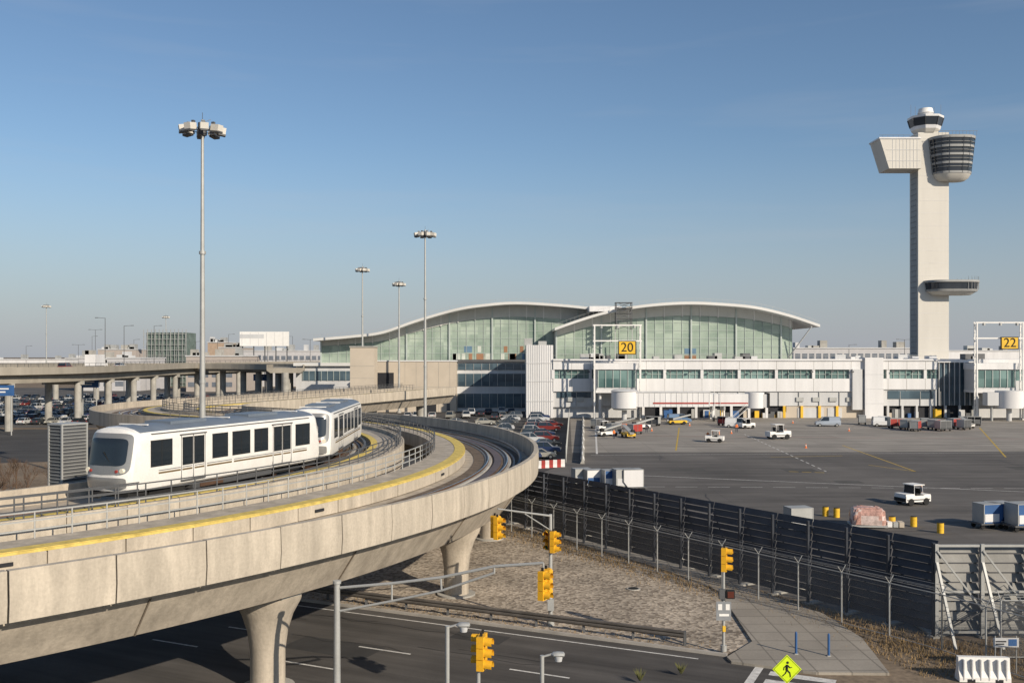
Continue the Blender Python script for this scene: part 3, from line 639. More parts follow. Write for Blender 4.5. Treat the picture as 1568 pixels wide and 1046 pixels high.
# ---------------------------------------------------------------- high mast lights
def high_mast(name,x,y,h,r=.34,hw=2.1):
    b=MB(); b.tube((0,0,0),(0,0,h*.33),r,GALV,14,r*.8); b.tube((0,0,h*.33),(0,0,h*.66),r*.78,GALV,14,r*.6); b.tube((0,0,h*.66),(0,0,h),r*.57,GALV,14,r*.4)
    for zz in(h*.33,h*.66): b.tube((0,0,zz-.15),(0,0,zz+.15),r*.95,GALV,14)
    b.tube((0,0,0),(0,0,.5),r*1.9,CONCG,14)
    n=8; zr=h-1.0
    for i in range(n):
        a=2*math.pi*(i+.5)/n; c,s=math.cos(a),math.sin(a); a2=2*math.pi*(i+1.5)/n
        b.beam((0,0,zr+.1),(c*hw*.8,s*hw*.8,zr+.1),.06,GALVD); b.beam((c*hw*.62,s*hw*.62,zr),(math.cos(a2)*hw*.62,math.sin(a2)*hw*.62,zr),.07,GALVD)
        b.cbox((c*hw*.82,s*hw*.82,zr+.05),(.9,.75,.62),TSHAFT,rz=a,ry=.15); b.cbox((c*hw*.84,s*hw*.84,zr-.32),(.8,.66,.16),GALVD,rz=a,ry=.15)
        b.cbox((c*hw*.62,s*hw*.62,zr+.5),(.3,.25,.35),GALVD,rz=a)
    b.tube((0,0,zr-.5),(0,0,zr+.7),.42,GALVD,12); b.beam((0,0,h),(0,0,h+.7),.04,GALVD); b.beam((0,0,zr+.7),(.7,.3,zr+1.1),.04,GALVD)
    b.obj(name,(x,y,0),smooth=40)
high_mast('high_mast_light',X(310,95),95,Z(184,95))
high_mast('high_mast_light',X(651,190),190,Z(352,190))
high_mast('high_mast_light',X(555,255),255,Z(408,255),hw=1.7)
high_mast('high_mast_light',X(611,258),258,Z(430,258),hw=1.6)
high_mast('high_mast_light',X(71,420),420,Z(466,420),hw=1.7)
high_mast('high_mast_light',X(254,500),500,Z(483,500),hw=1.7)
def street_lamp(u,v,d,arms=(1,)):
    b=MB(); h=Z(v,d); b.tube((0,0,0),(0,0,h),.14,GALVD,8,.09)
    for s in arms: b.tube((0,0,h-.1),(s*2.6,0,h+.1),.06,GALVD,6); b.cbox((s*2.9,0,h+.08),(1.0,.4,.2),GALVD)
    b.obj('street_lamp',(X(u,d),d,0))
for u,v,d,a in((161,487,330,(-1,)),(190,499,350,(1,)),(146,505,480,(-1,1)),(236,499,420,(1,)),(333,520,520,(-1,1)),(410,520,450,(1,)),(448,515,500,(-1,)),(300,523,480,(1,)),(141,515,600,(1,)),(120,528,520,(-1,1)),(205,520,560,(1,)),(350,512,540,(1,)),(475,520,430,(-1,1)),(40,530,560,(1,)),(1385,520,400,(-1,1)),(1300,528,420,(1,))):
    street_lamp(u,v,d,a)

# ---------------------------------------------------------------- elevated roads (left)
RC=mat('roadway_concrete',(.32,.29,.24),.9,var=.15,scale=.2,streak=True)
PTS=smoothpts([(-230,168),(-160,171),(-118,180),(-100,205),(-100,245),(-103,290),(-99,350),(-84,415),(-60,450)],14)
b=MB(); PV=[Vector(p) for p in PTS]
def er(i,o):
    a=PV[max(0,i-1)];c=PV[min(len(PV)-1,i+1)]; d=(c-a).normalized(); n=Vector((d.y,-d.x)); q=PV[i]+n*o; return q
rings=[[(er(i,o).x,er(i,o).y,z) for o,z in((-6,12.7),(-5.7,12.7),(-5.7,11.7),(5.7,11.7),(5.7,12.7),(6,12.7),(6,11.2),(4.5,10.9),(4.2,9.5),(-4.2,9.5),(-4.5,10.9),(-6,11.2))] for i in range(len(PV))]
b.loft(rings,RC)
acc=0
for i in range(1,len(PV)):
    acc+=(PV[i]-PV[i-1]).length
    if acc>17:
        acc=0
        for o in(-3.3,3.3): q=er(i,o); b.tube((q.x,q.y,0),(q.x,q.y,9.2),.75,CONCG,14)
        p,q=er(i,-4.6),er(i,4.6); b.beam((p.x,p.y,9.1),(q.x,q.y,9.1),.8,CONCG)
for i in range(len(PV)):
    for o in(-5.85,5.85): 
        q=er(i,o); b.beam((q.x,q.y,12.7),(q.x,q.y,13.4),.06,GALVD)
        if i: p=er(i-1,o); b.beam((p.x,p.y,13.4),(q.x,q.y,13.4),.06,GALVD)
b.obj('elevated_roadway')
b=MB(); PV=[Vector(p) for p in smoothpts([(-240,330),(-150,322),(-90,305),(-66,285),(-62,268)],10)]
rings=[[(er(i,o).x,er(i,o).y,z) for o,z in((-5,12.6),(-4.7,12.6),(-4.7,11.7),(4.7,11.7),(4.7,12.6),(5,12.6),(5,11),(4,10.3),(-4,10.3),(-5,11))] for i in range(len(PV))]
b.loft(rings,RC)
for i in range(2,len(PV),2): q=er(i,0); b.tube((q.x,q.y,0),(q.x,q.y,10.4),.9,CONCG,12); 
b.obj('elevated_roadway')

# ---------------------------------------------------------------- background buildings
HAZ=mat('distant_wall_pale',(.50,.49,.49),.8,var=.06); HAZB=mat('distant_wall_tan',(.42,.37,.33),.8,var=.06); HGL=mat('distant_window',(.16,.18,.21),.3,var=.2)  # distance haze mixed into these paler, greyer far-building colours
def bldg(name,u0,u1,v0,d,depth,wall,rows,roof=None,gl=HGL,sp=3.0):
    b=MB(); x0,x1=X(u0,d),X(u1,d); h=Z(v0,d); b.box(x0,x1,d,d+depth,0,h,wall); b.box(x0-.3,x1+.3,d-.3,d+depth+.3,h,h+.5,roof or OFFW)
    for z0,z1 in rows:
        x=x0+.8
        while x<x1-sp*.7: b.box(x,x+sp*.7,d-.08,d-.01,z0,z1,gl); x+=sp
    for i in range(6): xx=random.uniform(x0,x1-3); b.box(xx,xx+random.uniform(1.5,4),d+3,d+7,h+.5,h+random.uniform(1.2,3.6),random.choice([GALV,OFFW,CONCG]))
    return b.obj(name)
bldg('warehouse_building',-60,100,551,560,30,WPAN,[(3,5)])
bldg('office_building',150,208,536,520,25,HAZB,[(5,8),(11,14)])
bldg('hangar_building',100,152,549,650,30,HAZ,[(3,6)])
bldg('brick_building',318,345,525,560,25,mat('tan_brick',(.40,.30,.22),.9),[(6,9),(12,15)])
bldg('low_office_building',335,372,533,500,20,HAZB,[(6,9),(12,14)])
bldg('low_terminal_building',372,500,538,480,30,HAZ,[(8,11),(13,15)])
bldg('distant_terminal_building',1215,1400,534,420,30,HAZ,[(13,16)])
bldg('distant_terminal_building',1450,1620,538,450,30,WPAN,[(10,13)])
bldg('warehouse_building',-300,-40,548,800,30,CONCG,[(3,5)])
bldg('parking_structure',120,215,549,420,30,HAZ,[(2,4),(6,8)],sp=5)
bldg('parking_structure',285,370,546,410,30,HAZB,[(2,4),(6,8),(10,12)],sp=5)
b=MB(); d=480; x0,x1,h=X(220,d),X(285,d),Z(506,d); b.box(x0+1,x1-1,d+1,d+18,0,h-1,mat('green_grey_wall',(.14,.18,.16),.6,var=.3))
for i in range(12): xx=x0+i*(x1-x0)/11; b.box(xx-.12,xx+.12,d-.12,d+.12,0,h+.6,GALV)
for i in range(10): zz=2+i*(h-1)/10; b.box(x0,x1,d-.1,d+.1,zz-.1,zz+.1,GALV)
for i in range(0,11,2): xx=x0+i*(x1-x0)/11; b.beam((xx,d-.2,0),(xx+(x1-x0)/11,d-.2,h),.12,GALV)
b.obj('scaffolded_building')
b=MB(); d=430; x0,x1=X(367,d),X(442,d)
b.box(x0,x1,d,d+1,Z(530,d),Z(508,d),WHITE); 
for i in range(5): xx=x0+1+i*(x1-x0-2)/4; b.box(xx-.2,xx+.2,d+1.01,d+1.4,0,Z(508,d),GALVD)
for i in range(6): xx=x0+1+i*3.6; b.box(xx,xx+.12,d-.08,d-.01,Z(529,d),Z(509,d),OFFW)
b.box(x0,X(404,d),d-.05,d-.01,Z(518,d),Z(512,d),OFFW); b.obj('billboard')
b=MB(); TM=mat('bare_tree_mass',(.15,.14,.135),.95,var=.3); 
for i in range(9000):
    x=random.uniform(-700,900); y=random.uniform(880,980); hh=(7+3.5*math.sin(x*.03)+2*math.sin(x*.11+1)); z=random.random()**.7*hh; s=random.uniform(.5,1.5); a=random.uniform(0,6.28)
    b.add([(x,y,z),(x+s*math.cos(a),y+s*.3,z+s*random.uniform(-.4,.6)),(x+s*.4,y,z+s)],[(0,1,2)],TM)
b.obj('distant_trees')

# ---------------------------------------------------------------- cars
def car_mesh(name,paint,kind=0):
    b=MB()
    if kind==0: lo=[(-2.2,.32),(-2.25,.62),(-2.15,.9),(-1.75,.98),(.95,.96),(1.95,.82),(2.2,.66),(2.22,.34)]; cab=[(-1.75,.97),(-1.2,1.42),(.15,1.44),(1.0,.95)]; W=.87
    elif kind==1: lo=[(-2.3,.38),(-2.35,.7),(-2.32,1.05),(-2.1,1.1),(1.0,1.08),(2.1,.98),(2.32,.75),(2.32,.4)]; cab=[(-2.2,1.09),(-1.95,1.75),(.2,1.78),(1.05,1.07)]; W=.93
    else: lo=[(-2.6,.35),(-2.6,.8),(-2.6,1.2),(-2.5,1.25),(1.5,1.2),(2.3,1.05),(2.55,.8),(2.55,.4)]; cab=[(-2.58,1.24),(-2.45,2.05),(.9,2.05),(1.75,1.18)]; W=.98
    rings=[]
    for yy,kz_ in((-W,.95),(-W*.97,1.0),(W*.97,1.0),(W,.95)):
        rings.append([(x*(.985 if abs(yy)==W else 1),yy,z if z<.5 else .35+(z-.35)*kz_) for x,z in lo])
    b.loft(rings,paint)
    ci=.80*W
    vs=[]
    for s in(-1,1):
        vs+=[(cab[0][0],s*W*.92,cab[0][1]),(cab[1][0],s*ci,cab[1][1]),(cab[2][0],s*ci,cab[2][1]),(cab[3][0],s*W*.92,cab[3][1])]
    b.add(vs,[(0,3,2,1),(4,5,6,7),(0,1,5,4),(2,3,7,6)],GLASSD); b.add(vs,[(1,2,6,5)],paint)
    for s in(-1,1):
        for (xa_,za_),(xb_,zb2) in((cab[0],cab[1]),(cab[3],cab[2]),((-.35,cab[0][1]),(-.35,cab[1][1]))):
            b.beam((xa_,s*W*.925,za_),(xb_,s*ci*1.01,zb2),.06,paint)
        if kind==2: b.add([(-2.5,s*W*.945,1.24),(-.2,s*W*.945,1.22),(-.2,s*ci*1.02,2.02),(-2.4,s*ci*1.02,2.02)],[(0,1,2,3)],paint)
        for x in(lo[0][0]+.8,lo[-1][0]-.85):
            b.tube((x,s*(W-.2),.33),(x,s*(W+.015),.33),.33,BLACK,14); b.tube((x,s*(W+.0),.33),(x,s*(W+.03),.33),.19,GALV,10)
    for s in(-.65,.65):
        b.cbox((lo[-1][0]-.02,s*W,.68 if kind==0 else .8),(.08,.3,.14),LAMP); b.cbox((lo[0][0]+.02,s*W,.78 if kind==0 else .95),(.08,.26,.16),TRED)
    b.box(lo[0][0]-.03,lo[0][0]+.1,-.8*W,.8*W,.38,.5,BLACK); b.box(lo[-1][0]-.1,lo[-1][0]+.03,-.8*W,.8*W,.38,.5,BLACK)
    return b.mesh(name,smooth=30)
cols=[(.55,.56,.57),(.62,.61,.58),(.05,.055,.06),(.03,.05,.12),(.22,.035,.03),(.20,.21,.22),(.11,.12,.13),(.35,.34,.30),(.7,.7,.69),(.03,.03,.035)]
CARS=[]
for i,c in enumerate(cols):
    pm=mat('car_paint_%d'%i,c,.28,.2,var=.03,spec=.6)
    for k in(0,1): CARS.append(car_mesh('parked_car',pm,k))
VAN=car_mesh('service_van',mat('van_white',(.7,.7,.69),.35,var=.04),2); VANB=car_mesh('service_van',mat('van_blue',(.12,.2,.32),.35,var=.04),2); VANS=car_mesh('service_van',mat('van_silver',(.38,.42,.47),.35,.3,var=.04),2)
def car(x,y,rz): place(random.choice(CARS),'parked_car',(x,y,.01),rz)
for (u,v,rz) in [(700,650,.3),(713,640,1.7),(722,636,1.6),(737,637,1.6),(748,634,1.5),(757,642,1.6),(770,640,1.6),(690,641,1.5),(742,650,.2),(662,640,1.6),(640,641,1.5),(625,640,1.6),(768,634,1.6),(783,634,1.6)]:
    x,y=gp(u,v); car(x,y,rz)
for i in range(11):
    y=232-i*9.0; x=X(862,y)-4; car(x-1.5,y,R(10)+random.uniform(-.05,.05)); 
    car(x-8,y+2,R(10)+math.pi+random.uniform(-.05,.05))
for (u,v) in [(832,668),(836,676),(838,685),(836,694),(828,702),(815,690),(812,701),(800,690),(840,660),(846,654)]:
    x,y=gp(u,v); car(x,y,random.uniform(-.1,.2))
for y in(215,224,238,248,262,275,292,305,330,345):
    x=-185+random.uniform(0,3)
    while x<-62:
        if random.random()<.72: car(x,y,math.pi/2+random.choice([0,math.pi])+random.uniform(-.04,.04))
        x+=3.0
for (u,v) in [(20,640),(48,632),(86,642),(140,628),(165,634),(205,630),(270,622)]:
    x,y=gp(u,v); car(x,y,random.uniform(-.3,.3))
x,y=gp(1267,653); place(VANS,'service_van',(x,y,.02),R(172)); 
for u,v,m in((1040,648,VANB),(1130,655,VAN),(1355,653,VAN)): x,y=gp(u,v); place(m,'service_van',(x,y,.02),R(random.uniform(-20,20)))
def box_truck():
    b=MB(); b.box(-4,1.8,-1.2,1.2,1.0,3.6,WPAN); b.box(-4,3.2,-1.0,1.0,.6,1.0,GALVD); b.loft([[(1.9,yy,.7),(3.9,yy,.7),(3.9,yy,1.6),(3.4,yy,2.6),(1.9,yy,2.6)] for yy in(-1.1,1.1)],WHITE)
    b.add([(3.93,-1,1.65),(3.93,1,1.65),(3.45,1,2.5),(3.45,-1,2.5)],[(0,1,2,3)],GLASSD)
    for s in(-1.11,1.11): b.add([(2.3,s,1.6),(3.6,s,1.6),(3.3,s,2.4),(2.3,s,2.4)],[(0,1,2,3)],GLASSD)
    for x in(-2.8,-1.9,3.0):
        for s in(-1,1): b.tube((x,s*.8,.5),(x,s*1.15,.5),.5,BLACK,14)
    return b.mesh('box_truck')
BT=box_truck(); place(BT,'box_truck',(-135,173.5,11.71),R(8)); place(BT,'box_truck',(-97.5,230,11.71),R(92)); place(CARS[0],'parked_car',(-102,255,11.71),R(90)); place(CARS[9],'parked_car',(-98,215,11.71),R(95))

def tug_mesh():
    b=MB(); b.box(-1.5,1.6,-.85,.85,.35,.95,WHITE); b.box(.5,1.6,-.8,.8,.95,1.15,WHITE); b.box(-1.5,-.7,-.8,.8,.95,1.05,WHITE)
    for x in(-.9,1.0):
        for s in(-1,1): b.tube((x,s*.68,.36),(x,s*.9,.36),.36,BLACK,14)
    for x in(-.6,.5):
        for s in(-.75,.75): b.beam((x,s,.95),(x*.9,s*.93,2.0),.05,WHITE)
    b.box(-.75,.6,-.8,.8,1.98,2.06,WHITE); b.box(-.4,.1,-.6,.6,.95,1.15,BLACK); b.box(-.5,-.38,-.6,.6,1.15,1.6,BLACK); b.tube((.5,-.3,1.15),(.25,-.3,1.5),.03,BLACK,6); b.add([(.52,-.72,1.15),(.52,.72,1.15),(.47,.68,1.95),(.47,-.68,1.95)],[(0,1,2,3)],GLASSD)
    b.box(-1.4,1.5,-.86,-.851,.5,.62,GALVD); b.box(-1.4,1.5,.851,.86,.5,.62,GALVD)
    b.box(1.6,1.68,-.8,.8,.4,.75,BLACK); return b.mesh('baggage_tractor')
TUG=tug_mesh()
for u,v,a in((1191,672,10),(1398,772,200),(1095,677,160),(1352,652,0),(1143,656,20),(925,660,20)): x,y=gp(u,v); place(TUG,'baggage_tractor',(x,y,.01),R(a),sc=1.3 if u in(1191,) else 1.0)
def cart_mesh(cm):
    b=MB(); b.box(-1.5,1.5,-.75,.75,.42,.52,GALVD)
    for x in(-1.1,1.1):
        for s in(-.65,.65): b.tube((x,s-.08,.25),(x,s+.08,.25),.25,BLACK,12)
    for x in(-1.45,0,1.45):
        for s in(-.72,.72): b.beam((x,s,.5),(x,s,1.95),.05,GALV)
    b.box(-1.5,1.5,-.78,.78,1.93,2.0,GALV); b.box(-1.43,-.06,-.74,-.70,.6,1.9,cm); b.box(.06,1.43,-.74,-.70,.6,1.9,cm); b.box(-1.44,-1.4,-.7,.7,.55,1.93,GALV); b.box(1.4,1.44,-.7,.7,.55,1.93,GALV); b.box(-1.38,1.38,-.55,.6,.53,1.4,cm)
    b.beam((1.5,0,.4),(2.3,0,.35),.05,GALVD); return b.mesh('luggage_cart')
CR=cart_mesh(TRED); CB=cart_mesh(TBLUE); CG=cart_mesh(GALVD)
for i,u in enumerate((1372,1388,1402,1416,1430,1444,1460,1476)): x,y=gp(u,656+(i%3)*2); place(CG if i%2 else CR,'luggage_cart',(x,y,.01),R(random.uniform(-10,80)),sc=1.05)
for u,v,m in((1000,652,CG),(1110,652,CR),(940,664,CG),(972,665,CR),(1320,650,CG),(1490,652,CG),(915,656,CG)): x,y=gp(u,v); place(m,'luggage_cart',(x,y,.01),R(random.uniform(0,180)))
def uld_mesh(c1,c2):
    b=MB(); pr=[(-.78,0),(.78,0),(1.18,.5),(1.18,1.6),(-.78,1.6)]
    b.loft([[(x,-.75,z+.5) for x,z in pr],[(x,.75,z+.5) for x,z in pr]],c1)
    b.box(-.7,.7,-.79,-.755,.62,1.3,c2); b.box(-.8,-.74,-.77,.77,.5,2.12,GALV); b.box(1.14,1.2,-.77,.77,1.0,2.12,GALV); b.box(-.8,1.2,-.77,.77,2.1,2.15,GALV)
    b.box(-1.1,1.3,-.85,.85,.38,.5,GALVD)
    for x in(-.8,1):
        for s in(-.6,.6): b.tube((x,s-.07,.2),(x,s+.07,.2),.2,BLACK,10)
    return b.mesh('air_cargo_container')
U1=uld_mesh(WPAN,TBLUE); U2=uld_mesh(GALV,OFFW); U3=uld_mesh(TBLUE,WPAN)
for u,v,m,a,s in((1510,808,U3,12,1.0),(1526,806,U1,10,1.0),(1562,812,U3,12,1.1),(888,746,U2,15,1.0),(906,748,U1,15,1.0),(934,750,U3,12,1.05),(952,752,U2,12,1.15),(970,752,U1,190,1.15),(1219,815,U2,10,1.0)): x,y=gp(u,v); place(m,'air_cargo_container',(x,y,.02),R(a),sc=s)
b=MB(); CW=mat('shrink_wrapped_goods',(.44,.25,.20),.35,var=.5,scale=3.5,spec=.6); WF=mat('wrap_film',(.55,.44,.40),.3,var=.3,scale=3)
b.box(-1.5,1.5,-1.1,1.1,.1,.25,GALV)
rg=[]
for z,k in((.25,1.0),(.7,1.03),(1.1,1.01),(1.45,.96),(1.62,.86),(1.7,.6)):
    rg.append([((1.4*math.copysign(abs(math.cos(a))**.3,math.cos(a)))*k*random.uniform(.95,1.04),(1.0*math.copysign(abs(math.sin(a))**.3,math.sin(a)))*k*random.uniform(.95,1.04),z+random.uniform(-.07,.07)) for a in [2*math.pi*i/26 for i in range(26)]])
b.loft(rg,CW,mf=lambda k,i: WF if random.random()<.3 else CW)
for i in range(3): b.box(1.6+i*.5,2.0+i*.5,-.5,.4,.05,.5,[WHITE,GALV,BEIGE][i])
x,y=gp(1328,806); b.obj('wrapped_cargo_pallet',(x,y,.01),R(-8))
def drum(u,v):
    b=MB(); b.tube((0,0,0),(0,0,.85),.28,TYEL,16); b.tube((0,0,.3),(0,0,.34),.295,TYEL,16); b.tube((0,0,.6),(0,0,.64),.295,TYEL,16); b.tube((0,0,.85),(0,0,.88),.26,BLACK,16); x,y=gp(u,v); b.obj('yellow_drum',(x,y,.01),smooth=40)
for u,v in((1264,790),(1281,792),(1399,806),(1440,816),(1366,806)): drum(u,v)
def cone(x,y):
    b=MB(); b.box(-.2,.2,-.2,.2,0,.04,ORNG); b.tube((0,0,.04),(0,0,.7),.15,ORNG,12,.03); b.tube((0,0,.35),(0,0,.5),.105,WHITE,12,.075); b.obj('traffic_cone',(x,y,.01))
for u,v in((1234,686),(1056,652),(1300,660),(918,662),(998,660),(1120,664),(1214,648)): cone(*gp(u,v))
def belt(cm):
    b=MB(); b.box(-2,2,-.8,.8,.4,.9,cm); b.cbox((.3,0,1.5),(5.6,.8,.25),GALV,ry=-.22)
    for x in(-1.3,1.3):
        for s in(-1,1): b.tube((x,s*.65,.38),(x,s*.88,.38),.38,BLACK,12)
    b.box(-1.9,-1.2,-.75,-.1,.9,1.5,BLACK); b.beam((1.2,.5,.9),(1.2,.5,1.8),.06,GALV); return b.mesh('belt_loader')
BL=belt(TYEL); BLW=belt(WHITE); BLO=belt(ORNG)
for u,v,a,m in((930,668,30,BLW),(962,670,100,BL),(950,656,0,BLO),(1037,650,10,BL),(1480,655,90,BLW),(980,657,20,BLW)): x,y=gp(u,v); place(m,'belt_loader',(x,y,.01),R(a))

# ---------------------------------------------------------------- people
def person_mesh(top,pose=0):
    J=[(0,0,.95),(0,0,1.2),(0,0,1.42),(0,0,1.55),(0,.01,1.68),(-.11,0,.9),(-.13,.05,.5),(-.14,.12 if pose else 0,.08),(-.14,-.08,.04),(.11,0,.9),(.13,-.05,.5),(.14,.02,.08),(.14,-.12,.04),(-.2,0,1.4),(-.27,.03,1.12),(-.26,-.12,.9),(.2,0,1.4),(.28,0,1.12),(.27,-.15,.95)]
    E=[(0,1),(1,2),(2,3),(3,4),(0,5),(5,6),(6,7),(7,8),(0,9),(9,10),(10,11),(11,12),(2,13),(13,14),(14,15),(2,16),(16,17),(17,18)]
    rad=[.15,.15,.14,.06,.11,.1,.07,.05,.05,.1,.07,.05,.05,.07,.05,.04,.07,.05,.04]
    me=bpy.data.meshes.new('p'); me.from_pydata(J,E,[]); o=bpy.data.objects.new('p',me); scene.collection.objects.link(o)
    o.modifiers.new('s','SKIN')
    for i,r_ in enumerate(rad): me.skin_vertices[0].data[i].radius=(r_,r_*.8 if i<3 else r_)
    me.skin_vertices[0].data[0].use_root=True
    sb=o.modifiers.new('u','SUBSURF'); sb.levels=1; sb.render_levels=1
    dg=bpy.context.evaluated_depsgraph_get(); m=bpy.data.meshes.new_from_object(o.evaluated_get(dg)); bpy.data.objects.remove(o)
    m.materials.clear()
    for q in(mat('navy_trousers',(.03,.035,.06)),top,mat('skin',(.42,.26,.18),.6),mat('hair',(.03,.02,.015))): m.materials.append(q)
    for p in m.polygons:
        z=p.center.z; p.use_smooth=True; p.material_index=0 if z<.92 and abs(p.center.x)<.21 else 1 if z<1.5 and not(z<.98) else 2 if z<1.72 else 3
    return m
try:
    P1=person_mesh(ORNG); P2=person_mesh(mat('navy_jacket',(.03,.04,.07)),1)
    for u,v,m,a in((1084,676,P1,0),(1101,674,P1,90),(1411,768,P2,30),(990,662,P2,0),(1203,671,P1,0),(1400,656,P2,0),(1420,657,P1,80),(940,672,P1,40),(1128,662,P1,10)): x,y=gp(u,v); place(m,'ground_worker',(x,y,.02),R(a))
except Exception as e: print('people',e)

# ---------------------------------------------------------------- fences
BF=mat('blast_fence_dark',(.05,.055,.066),.55,.2,var=.3,scale=.5); BFL=mat('blast_fence_grey',(.22,.215,.20),.65,.15,var=.22,scale=.5)
def blast_fence(a,c,m,sp=3.0,h=5.1,lit=False):
    a=Vector(a);c=Vector(c);d=c-a;Ln=d.length;ang=math.atan2(d.y,d.x); b=MB(); b.M=Matrix.Translation((a.x,a.y,0))@Matrix.Rotation(ang,4,'Z')
    nb=int(round(Ln/sp)); sp=Ln/nb; rows=11 if not lit else 9; ph_=(h-.3)/rows
    for i in range(nb):
        for k in range(rows):
            gap=.88 if not lit else .80
            if not lit and random.random()<.10: gap=.72
            b.cbox((sp*(i+.5),.30+.0022*k*k*(1 if not lit else .4),.32+k*ph_+ph_/2),(sp-random.uniform(.04,.14),.04,ph_*gap/math.cos(.35)),m,rx=-.35+random.uniform(-.05,.05))
    for i in range(nb+1):
        x=i*sp; b.box(x-.06,x+.06,.0,.16,0,h*.99,m)
        b.beam((x,.5,h*.9),(x,2.6,0),.12,m); b.beam((x,.5,h*.5),(x,1.5,1.9),.08,m)
        b.box(x-.2,x+.2,-.2,2.9,0,.12,CONCG)
        if lit:
            b.box(x-.09,x+.09,-.12,.0,0,h+.1,GALV); b.beam((x,-.1,h*.82),(x,-2.3,0.05),.13,GALV); b.beam((x,-.1,h*.42),(x,-1.15,2.1),.08,GALV)
            if i<nb: b.beam((x,-.15,h*.95),(x+sp,-.15,h*.3),.09,GALV); b.beam((x+sp,-.15,h*.3),(x,-.15,.2),.07,GALVD)
    if lit:
        for zz in(.3,h*.5,h): b.box(0,Ln,-.06,.05,zz-.06,zz+.06,GALV)
    return b.obj('blast_fence')
blast_fence(FA,FB,BF,2.8)
blast_fence((22.6,52.2),(47,52.2),BFL,2.44,4.9,True)
CH=mesh_screen('chain_link_mesh',(.26,.26,.25),.2)
def chain(a,c,h,sp=3.0,arm=True,name='chain_link_fence'):
    b=MB(); a=Vector(a);c=Vector(c);d=c-a;Ln=d.length; d.normalize(); n=Vector((-d.y,d.x)); k=int(Ln/sp)
    for i in range(k+1):
        p=a+d*(i*Ln/k); b.tube((p.x,p.y,0),(p.x,p.y,h),.045,GALV,8)
        if arm:
            for s in(-1,1): b.beam((p.x,p.y,h),(p.x+n.x*.35*s,p.y+n.y*.35*s,h+.4),.03,GALV)
    e=a+d*Ln
    for z in(.1,h): b.tube((a.x,a.y,z),(e.x,e.y,z),.03,GALV,6)
    if arm:
        for s in(-.35,-.18,.18,.35):
            zz=h+abs(s)*1.14; b.tube((a.x+n.x*s,a.y+n.y*s,zz),(e.x+n.x*s,e.y+n.y*s,zz),.012,GALV,4)
    b.add([(a.x,a.y,.08),(e.x,e.y,.08),(e.x,e.y,h),(a.x,a.y,h)],[(0,1,2,3)],CH)
    b.obj(name)
off=Vector((-.84,-.54))*1.9
e1=FB+off+Vector((1.0,-1.5))
chain(FA+off,e1,2.9)
chain(e1,(24.0,45.0),2.9,2.0); chain((24.2,48.5),(46,48.5),2.9,2.4); chain((23.5,44.6),(40,41.5),2.6,2.0,False); chain((25.5,46.6),(27.5,51.5),2.9,1.6)
b=MB(); scr=mesh_screen('screened_mesh',(.05,.055,.06),.75)
a=(13.8,236);c=(7.6,138); 
for i in range(34): 
    t=i/33; x=a[0]+(c[0]-a[0])*t; y=a[1]+(c[1]-a[1])*t; b.tube((x,y,0),(x,y,2.4),.06,GALV,6)
b.add([(a[0],a[1],.1),(c[0],c[1],.1),(c[0],c[1],2.4),(a[0],a[1],2.4)],[(0,1,2,3)],scr); b.obj('screened_fence')
def jersey(name,x,y,L_,rz,m,h=.85):
    b=MB(); pr=[(-.3,0),(.3,0),(.26,.12),(.1,.4),(.07,h),(-.07,h),(-.1,.4),(-.26,.12)]
    b.loft([[(-L_/2,yy,z) for yy,z in pr],[(L_/2,yy,z) for yy,z in pr]],m)
    b.obj(name,(x,y,.01),rz)
ang=math.atan2(136-225,10.0-16.0)
for i in range(22):
    t=i/21; jersey('concrete_barrier',16.4+(9.9-16.4)*t,226+(138-226)*t,3.8,ang,CONCG if i%4 else WHITE,.95)
for i in range(7):
    x,y=gp(826+i*6,717-i*.4); jersey('traffic_barrier',x,y,.95*.55,R(-4),TRED if i%2 else WHITE,1.0)
def wbar(x,y,rz):
    b=MB(); pr=[(-.3,0),(.3,0),(.3,.2),(.17,.5),(.13,1.1),(-.13,1.1),(-.17,.5),(-.3,.2)]
    b.loft([[(-1.15,yy,z) for yy,z in pr],[(1.15,yy,z) for yy,z in pr]],WHITE)
    for i in range(6): b.box(-.98+i*.38,-.93+i*.38,-.32,-.12,.1,1.02,OFFW)
    b.box(-.8,-.45,-.31,-.25,0,.14,DARK); b.box(.45,.8,-.31,-.25,0,.14,DARK)
    b.obj('plastic_barrier',(x,y,.02),rz)
x,y=gp(1505,1042); wbar(x,y,R(-4))
b=MB()
for i in range(22):
    s=-38+i*2.8; p=Vector(kp(s,-1.0)); b.box(p.x-.07,p.x+.07,p.y-.07,p.y+.07,0,.75,GALVD)
p,q=Vector(kp(-38,-.85)),Vector(kp(20.8,-.85))
RG=mat('guardrail_steel',(.15,.135,.12),.6,.4,var=.3,scale=1.0)
for z0,z1,o0,o1 in((.42,.5,0,.07),(.5,.57,.07,.07),(.57,.63,.07,.0),(.63,.69,.0,.07),(.69,.76,.07,.07),(.76,.82,.07,0)):
    b.add([(p.x-KN.x*o0,p.y-KN.y*o0,z0),(q.x-KN.x*o0,q.y-KN.y*o0,z0),(q.x-KN.x*o1,q.y-KN.y*o1,z1),(p.x-KN.x*o1,p.y-KN.y*o1,z1)],[(0,1,2,3)],RG)
b.obj('guardrail')

